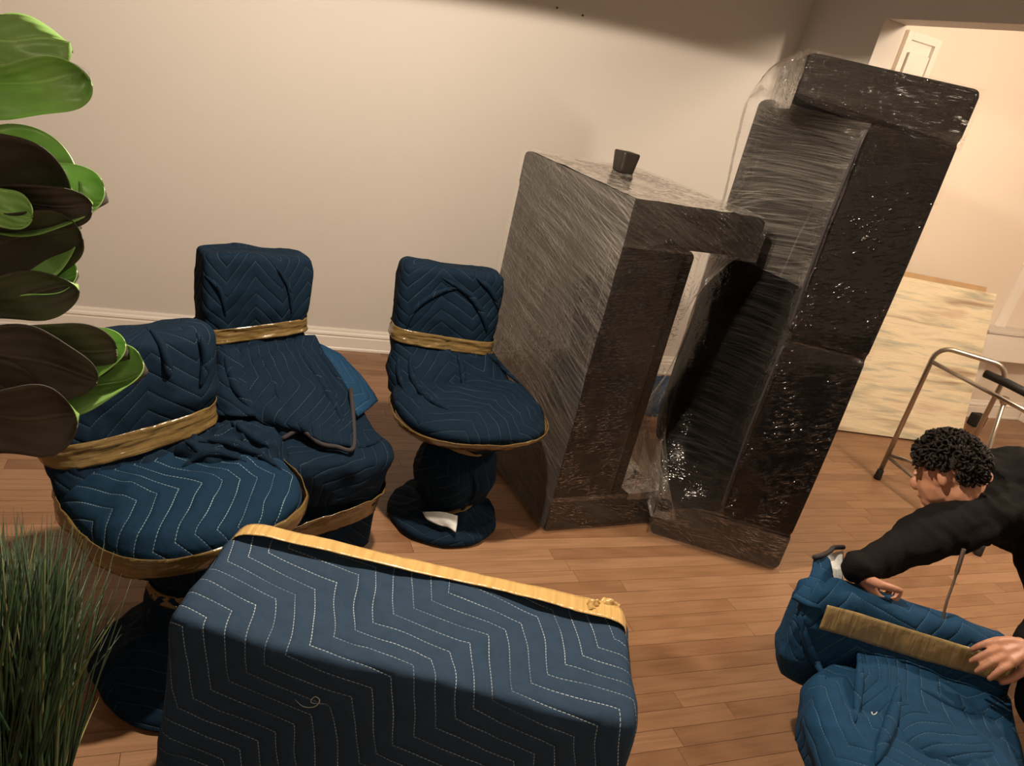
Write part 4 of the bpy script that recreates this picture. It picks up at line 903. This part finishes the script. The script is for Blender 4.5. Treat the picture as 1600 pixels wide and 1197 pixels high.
def hand(wr_, d, side, curl, thumb_side, bends=(0.45, 0.7, 0.5)):
    d = d.normalized(); side = (side - d*side.dot(d)).normalized(); curl = (curl - d*curl.dot(d) - side*curl.dot(side)).normalized()
    ch = [[(wr_, 0.025)]]
    for k in (-1, 0, 1): ch.append([(wr_, 0.020), (wr_ + d*0.045 + side*k*0.020, 0.0165), (wr_ + d*0.085 + side*k*0.026, 0.0135)])
    for k, L in ((-1.5, 0.92), (-0.5, 1.05), (0.5, 1.0), (1.5, 0.80)):
        L = L if thumb_side > 0 else {0.92: 0.80, 1.05: 1.0, 1.0: 1.05, 0.80: 0.92}[L]
        p = wr_ + d*(0.088 - 0.004*k*k) + side*k*0.0205; a = 0; c = [(wr_ + d*0.05 + side*k*0.015, 0.0125), (p, 0.0105)]
        for seg, b_, r in ((0.042, bends[0], 0.0095), (0.027, bends[1], 0.0088), (0.021, bends[2], 0.0078)):
            a += b_; p = p + (d*math.cos(a) + curl*math.sin(a) + side*0.06*k)*seg*L; c.append((p, r))
        ch.append(c)
    ts = side*(-thumb_side)
    p0 = wr_ + d*0.022 + ts*0.022; p1 = p0 + (d*0.55 + ts*0.65 + curl*0.4).normalized()*0.042; p2 = p1 + (d*0.75 + ts*0.15 + curl*0.65).normalized()*0.034; p3 = p2 + (d*0.8 - ts*0.1 + curl*0.6).normalized()*0.026
    ch.append([(p0, 0.016), (p1, 0.0125), (p2, 0.0105), (p3, 0.0090)])
    return ch
hR = hand(wrR, at(1358, 925, 0.50) - wrR, V3(0.35, -0.9, 0.15), V3(0.8, 0.1, -0.6), -1, (0.5, 0.9, 0.7))
hL = hand(wrL, at(1535, 1028, 0.50) - wrL, V3(0.1, -1, -0.35), V3(0, -0.35, -1), -1, (0.35, 0.7, 0.5))
hp, kn1, an1 = at(1740, 905, 0.66), at(1648, 1105, 0.40), at(1735, 1190, 0.10)
hp2, kn2, an2 = at(1790, 830, 0.68), at(1850, 900, 0.30), V3(*(at(1850, 900, 0.30) + V3(0.35, 0.15, 0)).xy, 0.10)
HS = 0.92
E3 = lambda c, a, b_, c_: (Hc + (c-Hc)*HS, (face*a*HS, hside*b_*HS, hup*c_*HS))
ear = lambda s_: (Hc + hside*0.070*s_ - face*0.010 - hup*0.012, (face*0.014, hside*0.008, hup*0.024))
head = [E3(Hc - face*0.010 + hup*0.018, 0.098, 0.076, 0.098), E3(Hc + face*0.024 - hup*0.042, 0.070, 0.061, 0.076), E3(Hc + face*0.050 - hup*0.085, 0.040, 0.040, 0.032),
        E3(Hc + face*0.098 - hup*0.030, 0.018, 0.012, 0.024), E3(Hc + face*0.080 + hup*0.004, 0.012, 0.050, 0.012), E3(Hc + face*0.086 - hup*0.068, 0.012, 0.024, 0.008), ear(1), ear(-1)]
body_ch = [[(Hc - hup*0.06 - face*0.03, 0.055), (nb, 0.060)], [(nb, 0.07), (chest, 0.13), (belly, 0.13), (pelv, 0.145)], [(chest, 0.10), (shR, 0.06), (elR, 0.043), (wrR, 0.027)], [(chest, 0.10), (shL, 0.06), (elL, 0.043), (wrL, 0.027)],
           [(pelv, 0.12), (hp, 0.09), (kn1, 0.060), (an1, 0.040)], [(pelv, 0.12), (hp2, 0.09), (kn2, 0.060), (an2, 0.040)]]
ps = put('person', blob_mesh(body_ch + hR + hL, 0.0042, 3, head), M_skin, None, V3(*pelv.xy, 0))
tag(ps, 'person in a black jacket with dark curly hair, bending down to tape the blue bundle', 'person')
jk = [[(nb + (Hc-nb)*0.10, 0.068), (nb, 0.080), (chest, 0.150), (belly, 0.165), (pelv, 0.175)], [(chest + V3(0, 0.06, 0.02), 0.13), (belly + V3(0, 0.06, 0.01), 0.13)], [(chest, 0.13), (shR, 0.086), (shR.lerp(elR, 0.5), 0.074), (elR, 0.066), (elR.lerp(wrR, 0.6), 0.053), (wrR + (elR-wrR)*0.02, 0.042)],
      [(chest, 0.12), (shL, 0.082), (elL, 0.060), (elL.lerp(wrL, 0.6), 0.050), (wrL + (elL-wrL)*0.08, 0.038)]]
J = put('jacket', blob_mesh(jk, 0.010, 6), M_jacket, ps, wr=make_wr(0.011, 8, 81, 1.0))
put('trousers', blob_mesh([[(pelv, 0.16), (hp, 0.115), (kn1, 0.085), (an1, 0.060)], [(pelv, 0.16), (hp2, 0.115), (kn2, 0.085), (an2, 0.060)]], 0.012, 5), M_trouser, ps, wr=make_wr(0.008, 7, 82, 0.8))
for a_, dr in ((an1, V3(-0.6, -0.8, 0)), (an2, V3(-0.5, -0.85, 0))):
    dr.normalize(); p = V3(a_.x, a_.y, 0)
    Loft(p, dr, Z.cross(dr), Z, [(0.002, 0.05, 0, 0.135, 0.045, 2.6), (0.02, 0.05, 0, 0.138, 0.047, 2.6), (0.04, 0.045, 0, 0.13, 0.045, 2.5), (0.065, 0.02, 0, 0.10, 0.043, 2.3), (0.10, -0.02, 0, 0.06, 0.043, 2), (0.14, -0.02, 0, 0.052, 0.045, 2)]).mesh('shoe', M_rubber, ps, None, 40, 3)
# curly hair: a cap and a few hundred curls
rh = random.Random(5); HV, HF = [], []
def addg(v, f):
    k = len(HV); HV.extend(v); HF.extend(tuple(k+i for i in g) for g in f)
cap_c = Hc - face*0.012 + hup*0.020
n_c = 0
while n_c < 420:
    d = V3(rh.gauss(0, 1), rh.gauss(0, 1), rh.gauss(0, 1)).normalized()
    df, du, ds = d.dot(face), d.dot(hup), abs(d.dot(hside))
    if df > 0.72 and du < 0.60: continue
    if du < -0.55: continue
    if df > 0.25 and du < 0.05: continue
    if ds > 0.80 and du < -0.02 and df > -0.35: continue
    n_c += 1
    rr = 0.97 + rh.uniform(0, 0.11)
    p = cap_c + face*(d.dot(face)*0.098*rr) + hside*(d.dot(hside)*0.078*rr) + hup*(d.dot(hup)*0.098*rr)
    ax_ = V3(rh.gauss(0, 1), rh.gauss(0, 1), rh.gauss(0, 1)).normalized(); ax_ = (ax_ - d*ax_.dot(d)*0.5).normalized(); e1 = ax_.orthogonal().normalized(); e2 = ax_.cross(e1)
    r0 = rh.uniform(0.006, 0.011); turns = rh.uniform(0.9, 1.5); ln = rh.uniform(0.008, 0.018); ph = rh.uniform(0, 6.28)
    pts = [p + e1*math.cos(ph+a*turns*6.283/9)*r0 + e2*math.sin(ph+a*turns*6.283/9)*r0 + ax_*ln*(a/9-0.5) for a in range(10)]
    addg(*tube_geo(pts, [0.0022]+[0.0036]*8+[0.0015], 6))
bm = bmesh.new(); bmesh.ops.create_icosphere(bm, subdivisions=4, radius=1)
for v in list(bm.verts):
    d = v.co.normalized()
    df, du, ds = d.x, d.z, abs(d.y)
    if (df > 0.66 and du < 0.55) or du < -0.60 or (df > 0.22 and du < 0.02) or (ds > 0.78 and du < -0.05 and df > -0.40): bm.verts.remove(v)
bm.verts.index_update(); k0 = len(HV)
for v in bm.verts:
    d = v.co; rr = 0.965 + 0.05*noise.noise(d*7) 
    HV.append(cap_c + face*(d.x*0.098*rr) + hside*(d.y*0.078*rr) + hup*(d.z*0.098*rr))
bm.verts.index_update()
for f in bm.faces: HF.append(tuple(k0+v.index for v in f.verts))
bm.free()
build('hair', HV, HF, M_hair, ps)
# strap hanging from the jacket
st = smooth_path([at(1506, 858, 0.66), at(1500, 878, 0.63), at(1490, 910, 0.58), at(1478, 945, 0.53), at(1470, 985, 0.47)], 6)
tube('hanging_strap', st, [0.006 if i < 10 else 0.0035 for i in range(len(st))], mat_plain('brown_strap', (0.05, 0.028, 0.016), 0.6, 0, 30, 0.3, 90, 0.1), J)

# ------------------------------------------------------------------ magnolia-like plant at the left edge
def mat_leaf(name, c0, c1, trans, rough):
    m, t, b = nt(name)
    uv = N(t, 'ShaderNodeUVMap')
    sx = N(t, 'ShaderNodeSeparateXYZ', i_0=uv.outputs[0])
    v = M(t, 'ABSOLUTE', M(t, 'SUBTRACT', sx.outputs[1], 0.5))
    rib = M(t, 'MULTIPLY', M(t, 'SUBTRACT', 0.035, v), 30.0, clamp=True)
    vein = M(t, 'SINE', M(t, 'MULTIPLY', M(t, 'SUBTRACT', sx.outputs[0], M(t, 'MULTIPLY', v, 0.5)), 60.0))
    nz = N(t, 'ShaderNodeTexNoise', i_Vector=N(t, 'ShaderNodeTexCoord').outputs['Object'], i_Scale=25.0, i_Detail=4.0)
    c = mixc(t, nz.outputs[0], c0, c1)
    c = mixc(t, M(t, 'MULTIPLY', rib, 0.5), c, tuple(min(1, x*1.6) for x in c1))
    t.links.new(c, b.inputs['Base Color']); b.inputs['Roughness'].default_value = rough
    bump(t, M(t, 'ADD', M(t, 'MULTIPLY', vein, 0.3), M(t, 'ADD', nz.outputs[0], rib)), 0.35, 0.004, b)
    if trans:
        tr = N(t, 'ShaderNodeBsdfTranslucent'); t.links.new(c, tr.inputs[0])
        mx = N(t, 'ShaderNodeMixShader', i_0=trans, i_1=b.outputs[0], i_2=tr.outputs[0])
        t.links.new(mx.outputs[0], t.nodes['Material Output'].inputs[0])
    return m
M_leaf = mat_leaf('green_leaf_top', (0.20, 0.44, 0.09), (0.36, 0.62, 0.20), 0.12, 0.32)
M_leafb = mat_leaf('brown_leaf_underside', (0.030, 0.024, 0.016), (0.052, 0.040, 0.026), 0.0, 0.75)
M_stem = mat_plain('brown_stem', (0.045, 0.028, 0.015), 0.8, 0, 30, 0.3, 60, 0.4)
def rowfrom(px, py, d): return away(px, py, d)
trunk = [V3(-0.735, 0.74, 0.30), V3(-0.73, 0.745, 0.8), V3(-0.725, 0.75, 1.2), V3(-0.715, 0.76, 1.5), V3(-0.71, 0.765, 1.68)]
pl = thing('leafy_plant', 'broad-leaved plant with glossy green leaves and brown undersides at the left edge', 'plant', V3(-0.735, 0.74, 0))
tube('stem', smooth_path(trunk, 6), 0.012, M_stem, pl)
Loft(V3(-0.735, 0.74, 0), V3(1, 0, 0), V3(0, 1, 0), Z, [(0.0, 0, 0, 0.10, 0.10, 2), (0.01, 0, 0, 0.11, 0.11, 2), (0.28, 0, 0, 0.145, 0.145, 2), (0.30, 0, 0, 0.15, 0.15, 2), (0.305, 0, 0, 0.14, 0.14, 2), (0.28, 0, 0, 0.13, 0.13, 2), (0.275, 0, 0, 0.01, 0.01, 2)], 0.2).mesh('pot', mat_plain('grey_pot', (0.20, 0.19, 0.18), 0.7, 0, 15, 0.2, 60, 0.1), pl, None, 40, 3)
def leaf(b, tp_, hw, green, lean, d0, d1, cup=0.02, droop=0.0, wave=0.0, seed=0):
    pb, pt = away(b[0], b[1], d0), away(tp_[0], tp_[1], d1)
    axis = (pt-pb); Ln_ = axis.length; axn = axis.normalized()
    view = ((pb+pt)/2 - V3(0, 0, CAMH)).normalized()
    pu = axn.cross(view).normalized()
    if pu.z < 0: pu = -pu
    lat = (pu*math.cos(lean) + view*math.sin(lean)).normalized()
    nrm_ = axn.cross(lat).normalized()
    if nrm_.dot(view) > 0: nrm_ = -nrm_                       # towards the camera
    hwm = hw/FPX*((d0+d1)/2)/max(0.3, math.cos(lean))
    rows = []
    for i in range(12):
        f = 1 - (1 - i/11)**1.7
        w_ = hwm*(math.sin(math.pi/2*min(1, f/0.58))**0.9 if f < 0.58 else math.sqrt(max(0.0, 1 - ((f-0.58)/0.42)**2.4))); w_ = max(w_, hwm*0.06)
        c = pb + axis*f - Z*droop*f*f + nrm_*wave*math.sin(f*7+seed)
        rows.append([c + lat*(w_*k*(1 + 0.06*math.sin(f*9+seed*3+k))) + nrm_*(cup*abs(k)**1.7*(1 if i else 0)*(0.4+0.6*f)) + nrm_*0.005*math.sin(f*9+seed+k*2) for k in (-1, -0.7, -0.35, 0, 0.35, 0.7, 1)])
    mats = [M_leaf, M_leafb] if green else [M_leafb, M_leaf]
    # orient so the first material faces the camera
    e = (rows[5][4]-rows[5][2]).cross(rows[6][3]-rows[4][3])
    o = patch('leaf', rows, mats, pl, nu=28, nv=16, thick=0.0, flip=(e.dot(nrm_) < 0))
    uvl = o.data.uv_layers[0].data; 
    for poly in o.data.polygons:
        for li in poly.loop_indices:
            vi = o.data.loops[li].vertex_index; uvl[li].uv = ((vi//17)/28*Ln_, (vi % 17)/16)
    md = o.modifiers.new('thickness', 'SOLIDIFY'); md.thickness = 0.0012; md.offset = -1; md.material_offset = 1; md.material_offset_rim = 0
    q = min(trunk, key=lambda a: (a-pb).length); tz = V3(-0.725, 0.75, min(1.68, pb.z-0.02))
    tube('petiole', smooth_path([tz, tz.lerp(pb, 0.5)+Z*0.01, pb, pb+axn*0.02], 3), 0.0035, M_stem, o, seg=6)
    return o
G, Bn = True, False
for i, (b, tp_, hw, gr_, lean, d0, d1, cup) in enumerate([
    ((-120, 45), (110, 68), 31, G, 0.75, 0.98, 0.95, -0.01),
    ((-120, 150), (138, 114), 34, G, -0.5, 0.95, 0.93, 0.02),
    ((-120, 300), (114, 300), 74, Bn, -0.55, 0.95, 0.93, 0.015),
    ((-110, 285), (124, 292), 66, G, 0.55, 1.00, 0.98, 0.02),
    ((-100, 322), (144, 320), 30, Bn, -0.5, 0.94, 0.91, 0.01),
    ((-100, 340), (167, 310), 44, G, 0.75, 0.97, 0.95, 0.02),
    ((-90, 300), (50, 342), 26, G, 0.2, 0.90, 0.89, 0.01),
    ((-130, 420), (122, 352), 52, Bn, -0.7, 0.96, 0.93, 0.02),
    ((-130, 428), (126, 354), 56, G, 0.5, 0.99, 0.97, 0.02),
    ((-110, 480), (122, 448), 30, Bn, -0.5, 0.95, 0.93, 0.01),
    ((-100, 455), (123, 434), 32, G, 0.7, 0.98, 0.96, 0.02),
    ((-60, 560), (182, 545), 44, Bn, -0.5, 0.93, 0.91, 0.01),
    ((-30, 590), (201, 556), 40, G, 0.7, 0.95, 0.93, 0.02),
    ((0, 650), (229, 578), 38, G, 0.75, 0.955, 0.93, 0.02),
    ((-110, 525), (153, 592), 44, Bn, -0.45, 0.91, 0.89, 0.01),
    ((-120, 600), (64, 628), 48, Bn, -0.4, 0.92, 0.905, 0.01),
    ((-120, 650), (122, 652), 46, Bn, -0.6, 0.90, 0.88, 0.015),
    ((-140, 215), (5, 212), 12, Bn, -0.5, 0.93, 0.93, 0.005)]):
    leaf(b, tp_, hw, gr_, lean, d0, d1, cup, seed=i*1.7)

# ------------------------------------------------------------------ ornamental grass at the lower left
gp = away(15, 1300, 1.12)
gpl = thing('grass_plant', 'potted ornamental grass with thin upright dark green blades at the lower left', 'plant', V3(gp.x, gp.y, 0))
ph = gp.z - 0.02
Loft(V3(gp.x, gp.y, 0), V3(1, 0, 0), V3(0, 1, 0), Z, [(0.0, 0, 0, 0.07, 0.07, 3), (0.01, 0, 0, 0.08, 0.08, 3), (ph-0.02, 0, 0, 0.10, 0.10, 3), (ph, 0, 0, 0.10, 0.10, 3), (ph, 0, 0, 0.09, 0.09, 3), (ph-0.03, 0, 0, 0.085, 0.085, 3), (ph-0.03, 0, 0, 0.01, 0.01, 3)], 0.1).mesh('pot', mat_plain('dark_pot', (0.05, 0.05, 0.05), 0.6, 0, 15, 0.2, 60, 0.1), gpl, None, 40, 3)
M_grass, t, b = nt('grass_blade')
rnd = N(t, 'ShaderNodeNewGeometry').outputs['Random Per Island']
c = ramp(t, rnd, (0.0, (0.006, 0.020, 0.007)), (0.6, (0.014, 0.042, 0.012)), (0.92, (0.03, 0.06, 0.018)), (1.0, (0.16, 0.17, 0.06)))
t.links.new(c, b.inputs['Base Color']); b.inputs['Roughness'].default_value = 0.5
rg = random.Random(12); GV, GF = [], []
for i in range(330):
    a = rg.uniform(0, 6.283); r = 0.05*math.sqrt(rg.random())
    p0 = gp + V3(math.cos(a)*r, math.sin(a)*r, -0.06)
    tx = rg.gauss(60, 60); tx = max(-130, min(190, tx))
    ty = 790 + abs(rg.gauss(0, 110)) + max(0, tx-60)*0.5
    p2 = away(tx, ty, 1.12 + rg.gauss(0, 0.10))
    out = V3(p2.x-p0.x, p2.y-p0.y, 0)
    p1 = p0.lerp(p2, 0.55) - out*0.12 + Z*0.03
    wd = rg.uniform(0.0013, 0.0026)
    pts = [p0*((1-f)**2) + p1*(2*f*(1-f)) + p2*(f*f) for f in (0, 0.2, 0.4, 0.6, 0.8, 1.0)]
    v, f = tube_geo(pts, [wd, wd*1.1, wd, wd*0.85, wd*0.6, wd*0.12], 3); k = len(GV); GV.extend(v); GF.extend(tuple(k+j for j in g) for g in f)
for (tx, ty, dd) in ((178, 862, 1.1), (205, 905, 1.12), (150, 900, 1.05)):
    p0 = gp + V3(0.03, 0.01, -0.05); p2 = away(tx, ty, dd); p1 = p0.lerp(p2, 0.5) + Z*0.02
    pts = [p0*((1-f)**2) + p1*(2*f*(1-f)) + p2*(f*f) for f in (0, 0.2, 0.4, 0.6, 0.8, 1.0)]
    v, f = tube_geo(pts, [0.002, 0.002, 0.0018, 0.0015, 0.001, 0.0003], 3); k = len(GV); GV.extend(v); GF.extend(tuple(k+j for j in g) for g in f)
o = build('blades', GV, GF, M_grass, gpl); o['kind'] = 'stuff'
